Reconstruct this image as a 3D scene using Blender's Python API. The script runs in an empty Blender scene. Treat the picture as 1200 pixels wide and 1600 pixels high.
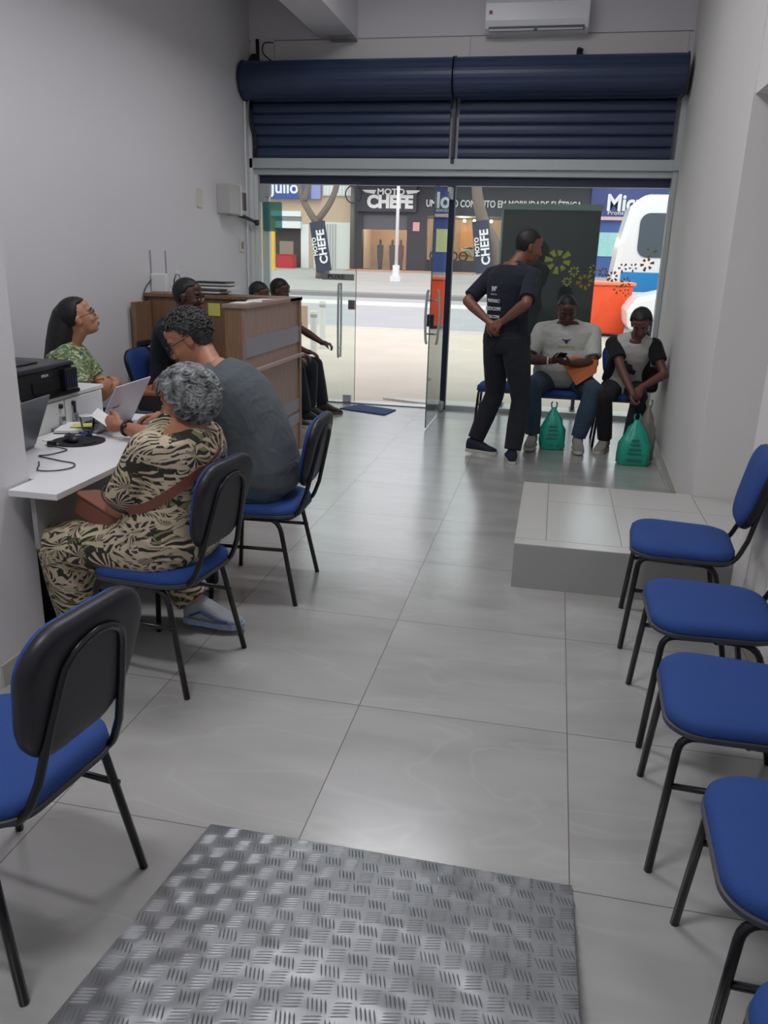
import bpy, bmesh, math, random
from mathutils import Vector, Matrix, Euler
random.seed(7)
sc = bpy.context.scene
C = sc.collection
PI = math.pi
V = Vector

# ---------------------------------------------------------------- camera
cd = bpy.data.cameras.new('camera'); cam = bpy.data.objects.new('camera', cd); C.objects.link(cam)
cd.sensor_fit = 'VERTICAL'; cd.sensor_height = 32; cd.lens = 32 * 1251.0 / 1600
cd.clip_end = 300; cd.clip_start = 0.05
PITCH, YAW, ROLL = math.radians(17.743), math.radians(-11.339), math.radians(1.598)
fw = V((math.sin(YAW) * math.cos(PITCH), math.cos(YAW) * math.cos(PITCH), -math.sin(PITCH)))
rt = V((math.cos(YAW), -math.sin(YAW), 0)); up = rt.cross(fw)
rt2 = math.cos(ROLL) * rt + math.sin(ROLL) * up
up2 = -math.sin(ROLL) * rt + math.cos(ROLL) * up
cam.matrix_world = Matrix(((rt2.x, up2.x, -fw.x, 0), (rt2.y, up2.y, -fw.y, 0), (rt2.z, up2.z, -fw.z, 1.6), (0, 0, 0, 1)))
sc.camera = cam

# ---------------------------------------------------------------- world, exposure
w = bpy.data.worlds.new('World'); sc.world = w; w.use_nodes = True
nt = w.node_tree; nt.nodes.clear()
o_ = nt.nodes.new('ShaderNodeOutputWorld'); b_ = nt.nodes.new('ShaderNodeBackground')
g_ = nt.nodes.new('ShaderNodeTexCoord'); n_ = nt.nodes.new('ShaderNodeTexNoise'); r_ = nt.nodes.new('ShaderNodeValToRGB')
n_.inputs['Scale'].default_value = 2.0; n_.inputs['Detail'].default_value = 4
r_.color_ramp.elements[0].color = (0.80, 0.87, 0.97, 1); r_.color_ramp.elements[1].color = (1, 1, 1, 1)
nt.links.new(g_.outputs['Generated'], n_.inputs['Vector']); nt.links.new(n_.outputs['Fac'], r_.inputs[0])
nt.links.new(r_.outputs[0], b_.inputs[0]); b_.inputs[1].default_value = 1.62
nt.links.new(b_.outputs[0], o_.inputs[0])
sc.view_settings.view_transform = 'Standard'; sc.view_settings.look = 'None'
sc.view_settings.gamma = 1; sc.view_settings.exposure = 0.12
sc.view_settings.use_curve_mapping = False

# soft hazy sun behind the shop (the shop side of the street is in its own shade)
sd = bpy.data.lights.new('sun', 'SUN'); sd.energy = 0.8; sd.angle = math.radians(25); sd.color = (1, .95, .88)
so = bpy.data.objects.new('sun', sd); C.objects.link(so); so.rotation_euler = (math.radians(38), math.radians(12), 0)

LAMPS = [(-1.15, 0.55, 52), (-1.15, 3.6, 42), (-1.15, 6.3, 22)]
for i, (lx, ly, e) in enumerate(LAMPS):
    ld = bpy.data.lights.new('ceiling_lamp_light', 'AREA'); ld.shape = 'RECTANGLE'; ld.size = 1.15; ld.size_y = 0.28
    ld.energy = e; ld.color = (0.97, 0.97, 1.0)
    lo = bpy.data.objects.new('ceiling_lamp_light', ld); C.objects.link(lo); lo.location = (lx, ly, 4.17)

# ---------------------------------------------------------------- helpers
def S(h):
    h = h.lstrip('#'); v = [int(h[i:i + 2], 16) / 255 for i in (0, 2, 4)]
    return tuple((c / 12.92 if c <= .04045 else ((c + .055) / 1.055) ** 2.4) for c in v) + (1,)

def mat(name, col, rough=.6, metal=0, bump=0, bscale=60, var=0, vscale=3, emit=0, spec=None, sheen=0):
    m = bpy.data.materials.new(name); m.use_nodes = True
    t = m.node_tree; p = t.nodes['Principled BSDF']
    c = S(col) if isinstance(col, str) else col
    p.inputs['Base Color'].default_value = c
    p.inputs['Roughness'].default_value = rough; p.inputs['Metallic'].default_value = metal
    if spec is not None: p.inputs['Specular IOR Level'].default_value = spec
    if sheen: p.inputs['Sheen Weight'].default_value = sheen
    if emit:
        p.inputs['Emission Color'].default_value = c; p.inputs['Emission Strength'].default_value = emit
    tc = None
    if bump or var:
        tc = t.nodes.new('ShaderNodeTexCoord')
    if var:
        n = t.nodes.new('ShaderNodeTexNoise'); n.inputs['Scale'].default_value = vscale; n.inputs['Detail'].default_value = 5
        t.links.new(tc.outputs['Object'], n.inputs['Vector'])
        mx = t.nodes.new('ShaderNodeMixRGB'); mx.blend_type = 'MIX'
        mx.inputs[1].default_value = tuple(max(0, x * (1 - var)) for x in c[:3]) + (1,)
        mx.inputs[2].default_value = tuple(min(1, x * (1 + var)) for x in c[:3]) + (1,)
        t.links.new(n.outputs['Fac'], mx.inputs[0]); t.links.new(mx.outputs[0], p.inputs['Base Color'])
    if bump:
        n = t.nodes.new('ShaderNodeTexNoise'); n.inputs['Scale'].default_value = bscale; n.inputs['Detail'].default_value = 3
        t.links.new(tc.outputs['Object'], n.inputs['Vector'])
        b = t.nodes.new('ShaderNodeBump'); b.inputs['Strength'].default_value = bump; b.inputs['Distance'].default_value = .01
        t.links.new(n.outputs['Fac'], b.inputs['Height']); t.links.new(b.outputs[0], p.inputs['Normal'])
    return m

def glassmat(name, tint=(.93, .97, .95, 1), refl=1.0):
    m = bpy.data.materials.new(name); m.use_nodes = True; t = m.node_tree; t.nodes.clear()
    o = t.nodes.new('ShaderNodeOutputMaterial'); mx = t.nodes.new('ShaderNodeMixShader')
    tr = t.nodes.new('ShaderNodeBsdfTransparent'); gl = t.nodes.new('ShaderNodeBsdfGlossy'); f = t.nodes.new('ShaderNodeFresnel')
    tr.inputs[0].default_value = tint; gl.inputs['Roughness'].default_value = .01; f.inputs[0].default_value = 1.4
    gl.inputs[0].default_value = (refl, refl, refl, 1)
    t.links.new(f.outputs[0], mx.inputs[0]); t.links.new(tr.outputs[0], mx.inputs[1]); t.links.new(gl.outputs[0], mx.inputs[2])
    t.links.new(mx.outputs[0], o.inputs[0]); return m

class MB:
    """collects shapes into one mesh"""
    def __init__(s): s.v = []; s.f = []; s.m = []; s.cur = 0
    def add(s, vs, fs):
        k = len(s.v); s.v += [tuple(v) for v in vs]
        for f in fs: s.f.append(tuple(i + k for i in f)); s.m.append(s.cur)
        return s
    def box(s, x0, x1, y0, y1, z0, z1, M=None):
        vs = [V((x, y, z)) for z in (z0, z1) for y in (y0, y1) for x in (x0, x1)]
        if M: vs = [M @ v for v in vs]
        return s.add(vs, [(0, 2, 3, 1), (4, 5, 7, 6), (0, 1, 5, 4), (2, 6, 7, 3), (0, 4, 6, 2), (1, 3, 7, 5)])
    def prism(s, poly, z0, z1, M=None, inset=0.0):
        """poly: CCW xy points, extruded in z"""
        n = len(poly); vs = [V((p[0], p[1], z0)) for p in poly] + [V((p[0], p[1], z1)) for p in poly]
        if M: vs = [M @ v for v in vs]
        fs = [tuple(reversed(range(n))), tuple(range(n, 2 * n))] + [(i, (i + 1) % n, n + (i + 1) % n, n + i) for i in range(n)]
        return s.add(vs, fs)
    def loft(s, rings, cap=True, closed=True):
        n = len(rings[0]); vs = [p for r in rings for p in r]; fs = []
        for j in range(len(rings) - 1):
            for i in range(n if closed else n - 1):
                a, b = j * n + i, j * n + (i + 1) % n
                fs.append((a, b, b + n, a + n))
        if cap: fs.append(tuple(reversed(range(n)))); fs.append(tuple(range((len(rings) - 1) * n, len(rings) * n)))
        return s.add(vs, fs)
    def ell(s, c, r, R=None, nu=16, nv=10):
        rings = []; c = V(c)
        for j in range(nv + 1):
            th = PI * (1 - j / nv); th = min(max(th, .02), PI - .02)
            ring = []
            for i in range(nu):
                a = 2 * PI * i / nu
                p = V((r[0] * math.sin(th) * math.cos(a), r[1] * math.sin(th) * math.sin(a), r[2] * math.cos(th)))
                ring.append(c + (R @ p if R else p))
            rings.append(ring)
        return s.loft(rings)
    def cone(s, a, b, ra, rb, n=12):
        a, b = V(a), V(b); d = (b - a).normalized()
        u = d.orthogonal().normalized(); w_ = d.cross(u)
        return s.loft([[p + r * (math.cos(2 * PI * i / n) * u + math.sin(2 * PI * i / n) * w_) for i in range(n)] for p, r in ((a, ra), (b, rb))])
    def tube(s, pts, r, n=8, radii=None):
        pts = [V(p) for p in pts]; rings = []
        d0 = (pts[1] - pts[0]).normalized(); u = d0.orthogonal().normalized()
        for i, p in enumerate(pts):
            if i == 0: d = d0
            elif i == len(pts) - 1: d = (pts[-1] - pts[-2]).normalized()
            else:
                d = ((pts[i + 1] - p).normalized() + (p - pts[i - 1]).normalized())
                d = d.normalized() if d.length > 1e-6 else (pts[i + 1] - p).normalized()
            u = (u - d * u.dot(d)); u = u.normalized() if u.length > 1e-6 else d.orthogonal().normalized()
            w_ = d.cross(u); rr = radii[i] if radii else r
            rings.append([p + rr * (math.cos(2 * PI * k / n) * u + math.sin(2 * PI * k / n) * w_) for k in range(n)])
        return s.loft(rings)
    def lathe(s, c, prof, n=20):
        c = V(c)
        return s.loft([[c + V((max(r, .0005) * math.cos(2 * PI * i / n), max(r, .0005) * math.sin(2 * PI * i / n), z)) for i in range(n)] for r, z in prof])
    def mesh(s, name):
        me = bpy.data.meshes.new(name); me.from_pydata(s.v, [], s.f)
        if s.m and max(s.m) > 0:
            me.polygons.foreach_set('material_index', s.m)
        me.update(); return me
    def build(s, name, m=None, parent=None, smooth=False, bevel=0, sub=0, loc=None):
        me = s.mesh(name); return link(name, me, m, parent, smooth, bevel, sub, loc)

def link(name, me, m=None, parent=None, smooth=False, bevel=0, sub=0, loc=None):
    o = bpy.data.objects.new(name, me); C.objects.link(o)
    if m:
        for mm in (m if isinstance(m, (list, tuple)) else [m]): me.materials.append(mm)
    if parent: o.parent = parent
    if loc: o.location = loc
    if smooth:
        me.polygons.foreach_set('use_smooth', [True] * len(me.polygons))
    if bevel:
        b = o.modifiers.new('b', 'BEVEL'); b.width = bevel; b.segments = 2; b.limit_method = 'ANGLE'; b.angle_limit = math.radians(40)
    if sub:
        b = o.modifiers.new('s', 'SUBSURF'); b.levels = sub; b.render_levels = sub
    return o

def tag(o, label=None, cat=None, group=None, kind=None):
    if label: o['label'] = label
    if cat: o['category'] = cat
    if group: o['group'] = group
    if kind: o['kind'] = kind
    return o
def thing(name, label, cat, loc=(0, 0, 0), rz=0, group=None):
    o = bpy.data.objects.new(name, None); C.objects.link(o); o.location = loc; o.rotation_euler = (0, 0, rz)
    o.empty_display_size = .1
    return tag(o, label, cat, group)
def struct(o): o['kind'] = 'structure'; return o
def copy_tree(o, parent=None):
    c = o.copy(); C.objects.link(c)
    if parent: c.parent = parent
    for ch in list(o.children): copy_tree(ch, c)
    return c

def catmull(pts, k=6):
    pts = [V(p) for p in pts]; out = []
    for i in range(len(pts) - 1):
        p0 = pts[max(i - 1, 0)]; p1 = pts[i]; p2 = pts[i + 1]; p3 = pts[min(i + 2, len(pts) - 1)]
        for j in range(k):
            t = j / k
            out.append(.5 * ((2 * p1) + (p2 - p0) * t + (2 * p0 - 5 * p1 + 4 * p2 - p3) * t * t + (3 * p1 - p0 - 3 * p2 + p3) * t ** 3))
    out.append(pts[-1]); return out
def fillet(pts, r=.05, k=5):
    pts = [V(p) for p in pts]; out = [pts[0]]
    for i in range(1, len(pts) - 1):
        a, b, c = pts[i - 1], pts[i], pts[i + 1]
        da, dc = (a - b), (c - b); rr = min(r, da.length * .49, dc.length * .49)
        p, q = b + da.normalized() * rr, b + dc.normalized() * rr
        for j in range(k + 1):
            t = j / k; out.append((1 - t) ** 2 * p + 2 * t * (1 - t) * b + t * t * q)
    out.append(pts[-1]); return out
def rrect(w, h, r, k=6, taper=0):
    """rounded rectangle centred, CCW; taper narrows the -y end"""
    out = []
    for cx, cy, a0 in ((w / 2 - r, h / 2 - r, 0), (-w / 2 + r, h / 2 - r, 90), (-w / 2 + r, -h / 2 + r, 180), (w / 2 - r, -h / 2 + r, 270)):
        for i in range(k + 1):
            a = math.radians(a0 + 90 * i / k); x, y = cx + r * math.cos(a), cy + r * math.sin(a)
            x *= 1 - taper * (0.5 - y / h); out.append((x, y))
    return out
def cushion(mb, prof, layers, M):
    """prof: outline; layers: list of (scale inset distance, z)"""
    n = len(prof); cx = sum(p[0] for p in prof) / n; cy = sum(p[1] for p in prof) / n
    rings = []
    for ins, z in layers:
        ring = []
        for p in prof:
            d = V((p[0] - cx, p[1] - cy, 0)); L = d.length
            q = V((cx, cy, 0)) + d * max(0, (L - ins) / L) + V((0, 0, z)); ring.append(M @ q)
        rings.append(ring)
    mb.loft(rings)
def text(name, s, size, m, parent, loc, rot, extrude=.002, bold=0, align='CENTER', sx=1.0):
    cu = bpy.data.curves.new(name, 'FONT'); cu.body = s; cu.size = size; cu.extrude = extrude; cu.offset = bold * size
    cu.align_x = align; cu.align_y = 'CENTER'; cu.resolution_u = 3
    t = bpy.data.objects.new('tmp', cu); C.objects.link(t)
    me = bpy.data.meshes.new_from_object(t); bpy.data.objects.remove(t); me.name = name
    if sx != 1.0:
        for v in me.vertices: v.co.x *= sx
    o = link(name, me, m, parent); o.location = loc; o.rotation_euler = rot; return o

# ---------------------------------------------------------------- materials
def node(t, k, **kw):
    n = t.nodes.new(k)
    for a, b in kw.items(): setattr(n, a, b)
    return n
def mth(t, op, a, b=None, c=None):
    n = t.nodes.new('ShaderNodeMath'); n.operation = op
    for i, x in enumerate((a, b, c)):
        if x is None: continue
        if isinstance(x, (int, float)): n.inputs[i].default_value = x
        else: t.links.new(x, n.inputs[i])
    return n.outputs[0]

def floor_material():
    m = mat('polished_porcelain', '#a5a5a3', .2, spec=.5); t = m.node_tree; p = t.nodes['Principled BSDF']
    tc = node(t, 'ShaderNodeTexCoord'); sp = node(t, 'ShaderNodeSeparateXYZ'); t.links.new(tc.outputs['Object'], sp.inputs[0])
    T = .7594; lines = []; cells = []
    for out, off in ((sp.outputs[0], .587), (sp.outputs[1], 1.2363)):
        u = mth(t, 'DIVIDE', mth(t, 'ADD', out, off), T)
        cells.append(mth(t, 'FLOOR', mth(t, 'ADD', u, .5)))
        d = mth(t, 'ABSOLUTE', mth(t, 'SUBTRACT', u, mth(t, 'ROUND', u)))
        lines.append(mth(t, 'LESS_THAN', d, .0023))
        cells[-1] = mth(t, 'FLOOR', u)
    g = mth(t, 'MAXIMUM', lines[0], lines[1])
    cv = node(t, 'ShaderNodeCombineXYZ'); t.links.new(cells[0], cv.inputs[0]); t.links.new(cells[1], cv.inputs[1])
    wn = node(t, 'ShaderNodeTexWhiteNoise'); t.links.new(cv.outputs[0], wn.inputs['Vector'])
    off = node(t, 'ShaderNodeVectorMath', operation='SCALE'); t.links.new(wn.outputs['Color'], off.inputs[0]); off.inputs['Scale'].default_value = 30
    ad = node(t, 'ShaderNodeVectorMath', operation='ADD'); t.links.new(tc.outputs['Object'], ad.inputs[0]); t.links.new(off.outputs[0], ad.inputs[1])
    mp = node(t, 'ShaderNodeMapping'); mp.inputs['Rotation'].default_value = (0, 0, .6); mp.inputs['Scale'].default_value = (1.1, 3.2, 1)
    t.links.new(ad.outputs[0], mp.inputs[0])
    n1 = node(t, 'ShaderNodeTexNoise'); n1.inputs['Scale'].default_value = 1.4; n1.inputs['Detail'].default_value = 3; n1.inputs['Distortion'].default_value = .25
    t.links.new(mp.outputs[0], n1.inputs['Vector'])
    r = node(t, 'ShaderNodeValToRGB'); e = r.color_ramp.elements
    e[0].position = .3; e[0].color = S('#9c9b98'); e[1].position = .9; e[1].color = S('#b3b2b1')
    x = r.color_ramp.elements.new(.52); x.color = S('#a8a7a5')
    t.links.new(n1.outputs['Fac'], r.inputs[0])
    n3 = node(t, 'ShaderNodeTexNoise'); n3.inputs['Scale'].default_value = 1.1; n3.inputs['Detail'].default_value = 2; n3.inputs['Distortion'].default_value = .6
    t.links.new(mp.outputs[0], n3.inputs['Vector'])
    vn = mth(t, 'MAXIMUM', mth(t, 'SUBTRACT', 1, mth(t, 'MULTIPLY', mth(t, 'ABSOLUTE', mth(t, 'SUBTRACT', n3.outputs['Fac'], .5)), 45)), 0)
    m3 = node(t, 'ShaderNodeMixRGB'); t.links.new(mth(t, 'MULTIPLY', vn, .16), m3.inputs[0]); t.links.new(r.outputs[0], m3.inputs[1]); m3.inputs[2].default_value = S('#c4c3c1')
    mx = node(t, 'ShaderNodeMixRGB'); t.links.new(g, mx.inputs[0]); t.links.new(m3.outputs[0], mx.inputs[1]); mx.inputs[2].default_value = S('#5f5b55')
    t.links.new(mx.outputs[0], p.inputs['Base Color'])
    n2 = node(t, 'ShaderNodeTexNoise'); n2.inputs['Scale'].default_value = 2.5; n2.inputs['Detail'].default_value = 5
    t.links.new(tc.outputs['Object'], n2.inputs['Vector'])
    rr = mth(t, 'ADD', mth(t, 'MULTIPLY', n2.outputs['Fac'], .02), .25)
    t.links.new(mth(t, 'MAXIMUM', rr, mth(t, 'MULTIPLY', g, .7)), p.inputs['Roughness'])
    p.inputs['Coat Weight'].default_value = .7; p.inputs['Coat Roughness'].default_value = .2; p.inputs['Coat IOR'].default_value = 1.6
    return m

def wall_material(name, col):
    return mat(name, col, .75, bump=.05, bscale=25, var=.025, vscale=1.3)

def wood_material(name, c1, c2, axis=2, sc_=1.0):
    m = mat(name, c1, .45); t = m.node_tree; p = t.nodes['Principled BSDF']
    tc = node(t, 'ShaderNodeTexCoord'); mp = node(t, 'ShaderNodeMapping'); s = [22 * sc_] * 3; s[axis] = 1.2 * sc_
    mp.inputs['Scale'].default_value = s; t.links.new(tc.outputs['Object'], mp.inputs[0])
    n = node(t, 'ShaderNodeTexNoise'); n.inputs['Scale'].default_value = 3; n.inputs['Detail'].default_value = 6; n.inputs['Distortion'].default_value = .6
    t.links.new(mp.outputs[0], n.inputs['Vector'])
    r = node(t, 'ShaderNodeValToRGB'); r.color_ramp.elements[0].color = S(c1); r.color_ramp.elements[1].color = S(c2)
    r.color_ramp.elements[0].position = .3; r.color_ramp.elements[1].position = .7
    t.links.new(n.outputs['Fac'], r.inputs[0]); t.links.new(r.outputs[0], p.inputs['Base Color']); return m

def leaf_print(name, base, cols, scale=7, k=11, fill=.5, rough=.85):
    """palm-frond print: each voronoi cell carries a fan of radiating leaflets"""
    m = mat(name, base, rough); t = m.node_tree; p = t.nodes['Principled BSDF']
    tc = node(t, 'ShaderNodeTexCoord'); last = None
    nz = node(t, 'ShaderNodeTexNoise'); nz.inputs['Scale'].default_value = 5
    t.links.new(tc.outputs['Object'], nz.inputs['Vector'])
    for q, (col, so_, sc_) in enumerate(cols):
        mp = node(t, 'ShaderNodeMapping'); mp.inputs['Location'].default_value = (so_, so_ * 1.7, so_ * .6)
        t.links.new(tc.outputs['Object'], mp.inputs[0])
        ad = node(t, 'ShaderNodeMixRGB', blend_type='ADD'); ad.inputs[0].default_value = .12
        t.links.new(mp.outputs[0], ad.inputs[1]); t.links.new(nz.outputs['Color'], ad.inputs[2])
        vo = node(t, 'ShaderNodeTexVoronoi'); vo.inputs['Scale'].default_value = scale * sc_
        t.links.new(ad.outputs[0], vo.inputs['Vector'])
        sb = node(t, 'ShaderNodeVectorMath', operation='SUBTRACT'); t.links.new(ad.outputs[0], sb.inputs[0]); t.links.new(vo.outputs['Position'], sb.inputs[1])
        sp = node(t, 'ShaderNodeSeparateXYZ'); t.links.new(sb.outputs[0], sp.inputs[0])
        cs = node(t, 'ShaderNodeSeparateXYZ'); t.links.new(vo.outputs['Color'], cs.inputs[0])
        hor = mth(t, 'ADD', sp.outputs[0], mth(t, 'MULTIPLY', sp.outputs[1], .9))
        ang = mth(t, 'ADD', mth(t, 'ARCTAN2', sp.outputs[2], hor), mth(t, 'MULTIPLY', cs.outputs[0], 6.28))
        d = mth(t, 'MULTIPLY', vo.outputs['Distance'], 1.0)
        st = mth(t, 'SINE', mth(t, 'ADD', mth(t, 'MULTIPLY', ang, k), mth(t, 'MULTIPLY', d, 5)))
        fan = mth(t, 'GREATER_THAN', mth(t, 'SINE', ang), -.35 - .3 * q)
        ok = mth(t, 'MULTIPLY', mth(t, 'GREATER_THAN', st, .15 - fill * .6), mth(t, 'LESS_THAN', d, .78))
        ok = mth(t, 'MULTIPLY', ok, fan)
        mx = node(t, 'ShaderNodeMixRGB'); t.links.new(ok, mx.inputs[0])
        if last is None: mx.inputs[1].default_value = S(base)
        else: t.links.new(last, mx.inputs[1])
        mx.inputs[2].default_value = S(col); last = mx.outputs[0]
    t.links.new(last, p.inputs['Base Color'])
    b = node(t, 'ShaderNodeBump'); b.inputs['Strength'].default_value = .5; b.inputs['Distance'].default_value = .02
    n = node(t, 'ShaderNodeTexNoise'); n.inputs['Scale'].default_value = 9; n.inputs['Distortion'].default_value = 1.5
    t.links.new(tc.outputs['Object'], n.inputs['Vector']); t.links.new(n.outputs['Fac'], b.inputs['Height']); t.links.new(b.outputs[0], p.inputs['Normal'])
    return m

def cloth(name, col, folds=.5, scale=8, rough=.9):
    m = mat(name, col, rough, sheen=.05); t = m.node_tree; p = t.nodes['Principled BSDF']
    tc = node(t, 'ShaderNodeTexCoord'); n = node(t, 'ShaderNodeTexNoise'); n.inputs['Scale'].default_value = scale; n.inputs['Distortion'].default_value = 1.6; n.inputs['Detail'].default_value = 2
    t.links.new(tc.outputs['Object'], n.inputs['Vector'])
    b = node(t, 'ShaderNodeBump'); b.inputs['Strength'].default_value = folds; b.inputs['Distance'].default_value = .025
    t.links.new(n.outputs['Fac'], b.inputs['Height']); t.links.new(b.outputs[0], p.inputs['Normal'])
    return m

Mt = {}
Mt['wall'] = wall_material('painted_wall', '#dcdade'); Mt['wall2'] = wall_material('painted_wall_warm', '#dcdad8')
Mt['ceil'] = mat('ceiling_paint', '#e6e6e6', .8)
Mt['floor'] = floor_material()
Mt['base'] = mat('skirting_tile', '#b3afa6', .35, var=.05)
Mt['alu'] = mat('grey_aluminium', '#b9bfc0', .4, .1)
Mt['white_alu'] = mat('white_aluminium', '#e2e5e6', .4)
Mt['navy'] = mat('navy_shutter_paint', '#2c3a57', .42, var=.12, vscale=4)
Mt['darknavy'] = mat('dark_navy_steel', '#1d2a44', .4)
Mt['black'] = mat('black_plastic', '#141519', .45)
Mt['blackgloss'] = mat('black_gloss', '#101114', .2)
Mt['tube'] = mat('black_painted_tube', '#0e1016', .3)
Mt['blue'] = mat('royal_blue_fabric', '#1f4182', .85, bump=.25, bscale=260, var=.06, vscale=6)
Mt['trim'] = mat('grey_edge_trim', '#3a3d45', .5)
Mt['white'] = mat('white_laminate', '#d8d8da', .45)
Mt['grey'] = mat('grey_laminate', '#8f8f8f', .5)
Mt['steel'] = mat('brushed_steel', '#b8bbbd', .28, 1)
Mt['chrome'] = mat('chrome', '#d0d2d4', .12, 1)
Mt['glass'] = glassmat('clear_glass'); Mt['gedge'] = mat('green_glass_edge', '#3b5c56', .2)
Mt['lens'] = glassmat('lens_glass', (.9, .93, .95, 1)); Mt['plastic_clear'] = glassmat('clear_cup', (.95, .96, .97, 1), .8)
Mt['paper'] = mat('white_paper', '#e4e4e2', .7); Mt['yellow'] = mat('yellow_note', '#d8d46a', .7)
Mt['wood'] = wood_material('light_brown_laminate', '#8a7066', '#a08579'); Mt['wood2'] = wood_material('mid_brown_laminate', '#765b45', '#8d6f55')
Mt['band'] = mat('grey_metallic_band', '#83838c', .4)
Mt['lamp'] = mat('lamp_diffuser', '#ffffff', .5, emit=2.2)

# ---------------------------------------------------------------- room shell
FY = 8.776
def wallobj(name, mb, m=None):
    return struct(mb.build(name, m or Mt['wall']))
wallobj('floor', MB().box(-3.6, 1.9, -2.2, 8.84, -.12, 0), Mt['floor'])
wallobj('ceiling', MB().box(-3.6, 1.9, -2.2, 8.95, 4.25, 4.4), Mt['ceil'])
wallobj('wall_left', MB().box(-3.5, -3.3, -2.2, 8.95, 0, 4.25))
wallobj('wall_back', MB().box(-3.3, 1.75, -2.2, -2.1, 0, 4.25))
# right wall: near stretch, niche behind the tiled step, far stretch (slightly splayed)
def rwall(mb, p, q, z0, z1, t=.12):
    mb.prism([p, (p[0] + t, p[1]), (q[0] + t, q[1]), q], z0, z1)
r = MB(); rwall(r, (1.04, -2.1), (.945, 3.86), 0, 4.25, .8); wallobj('wall_right', r, Mt['wall2'])
r = MB(); rwall(r, (.93, 5.02), (1.045, 8.95), 0, 4.25, .8); wallobj('wall_right_far', r, Mt['wall2'])
r = MB(); r.box(1.62, 1.75, 3.86, 5.02, 0, 2.47); r.box(.94, 1.75, 3.86, 5.02, 2.47, 4.25); wallobj('wall_niche', r, Mt['wall2'])
wallobj('wall_pillar', MB().box(-2.5, -1.93, 2.36, 2.64, 0, 4.25))
wallobj('trim_8', MB().box(-3.3, -2.5, 2.44, 2.56, 0, 4.25), Mt['wall'])
wallobj('wall_front', MB().box(-3.3, 1.3, FY + .0, 8.95, 2.5, 4.25))
wallobj('trim_1', MB().box(-2.53, -2.16, .2, FY, 3.645, 4.25), Mt['wall'])      # ceiling beam
wallobj('trim_2', MB().box(-2.42, -2.16, FY - .16, FY - .01, 3.62, 3.644), Mt['grey'])
bb = MB(); bb.prism([(.93, 5.02), (1.045, FY), (1.034, FY), (.919, 5.04)], 0, .075); struct(bb.build('baseboard_right_far', Mt['base']))
bb = MB(); bb.prism([(1.04, -2.1), (.945, 3.86), (.934, 3.86), (1.029, -2.1)], 0, .075); struct(bb.build('baseboard_right', Mt['base']))
bb = MB(); bb.box(-1.93, -1.919, 2.349, 2.651, 0, .09); bb.box(-2.5, -1.93, 2.349, 2.36, 0, .09); bb.box(-2.5, -1.93, 2.64, 2.651, 0, .09); struct(bb.build('baseboard_pillar', Mt['base']))
struct(MB().box(-3.3, -3.288, 2.56, 8.7, 0, .09).build('baseboard_left', Mt['base']))
# raised boards and seams on the wall above the shutter
seam = mat('seam_shadow_gap', '#85837f', .8)
struct(MB().box(-3.02, -1.035, FY - .012, FY, 3.36, 3.645).build('trim_3', Mt['wall2'], bevel=.002))
struct(MB().box(-1.03, .99, FY - .012, FY, 3.36, 3.645).build('trim_4', Mt['wall2'], bevel=.002))
struct(MB().box(-3.3, 1.03, FY - .004, FY, 3.645, 3.655).build('trim_5', seam))
struct(MB().box(-3.28, -3.03, FY - .02, FY, 3.4, 3.66).build('trim_6', Mt['wall2'], bevel=.002))

# white counter slab on the near face of the pillar
o = MB().box(-2.5, -1.905, 2.0, 2.359, .495, .52).box(-2.5, -1.93, 2.06, 2.359, .0, .495)
tag(o.build('side_shelf', Mt['white'], bevel=.003), 'low white cabinet with a thin top against the near face of the left pillar', 'cabinet')

# tiled step in front of the niche
st = thing('tiled_step', 'raised block of pale grey floor tiles in front of the right wall niche', 'step', (-.1, 3.86, 0))
Mt['tile'] = mat('step_tile', '#bdbcb9', .2, var=.05, vscale=2)
MB().box(0, 1.025, 0, 1.2, 0, .232).box(1.025, 1.7, .001, 1.159, 0, .232).build('base', mat('step_face_tile', '#a3a3a0', .35, var=.05), st)
for (a, b, c, d) in ((0, .155, .09, 1.2), (0, 1.02, 0, .086), (.159, .53, .09, .80), (.159, .53, .804, 1.2), (.534, 1.02, .09, .80), (.534, 1.02, .804, 1.2), (1.024, 1.69, .01, .80), (1.024, 1.69, .804, 1.15)):
    MB().box(a, b, c, d, .232, .238).build('border_tile' if b - a < .2 or d - c < .1 else 'floor_tile', Mt['tile'], st)

# ---------------------------------------------------------------- shop front: frame, doors, shutters
struct(MB().box(-3.3, 1.04, FY - .09, FY + .04, 2.445, 2.545).box(-3.3, 1.04, FY - .05, FY + .04, 2.385, 2.445).build('trim_10', Mt['alu'], bevel=.004))
struct(MB().box(-3.3, -3.262, FY - .09, FY + .04, 0, 3.2).box(-3.262, -3.225, FY - .05, FY + .04, 0, 2.385).box(-3.225, -3.14, FY + .06, FY + .12, 0, 2.385).build('trim_11', Mt['white_alu'], bevel=.003))
struct(MB().box(.99, 1.035, FY - .09, FY + .04, 0, 2.445).box(.985, 1.04, FY - .12, FY - .05, 2.445, 3.1).build('trim_12', Mt['alu'], bevel=.003))
struct(MB().box(-3.225, .99, FY + .02, FY + .1, 2.30, 2.385).build('trim_13', Mt['darknavy']))
struct(MB().box(-1.18, -1.10, FY - .06, FY + .04, 0, 2.30).build('trim_14', Mt['darknavy'], bevel=.003))
struct(MB().box(-1.10, .99, FY - .03, FY + .03, 0, .045).build('trim_15', Mt['alu']))
struct(MB().box(-3.225, -1.18, FY - .04, FY + .14, -.005, .012).build('trim_16', Mt['steel']))
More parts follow.
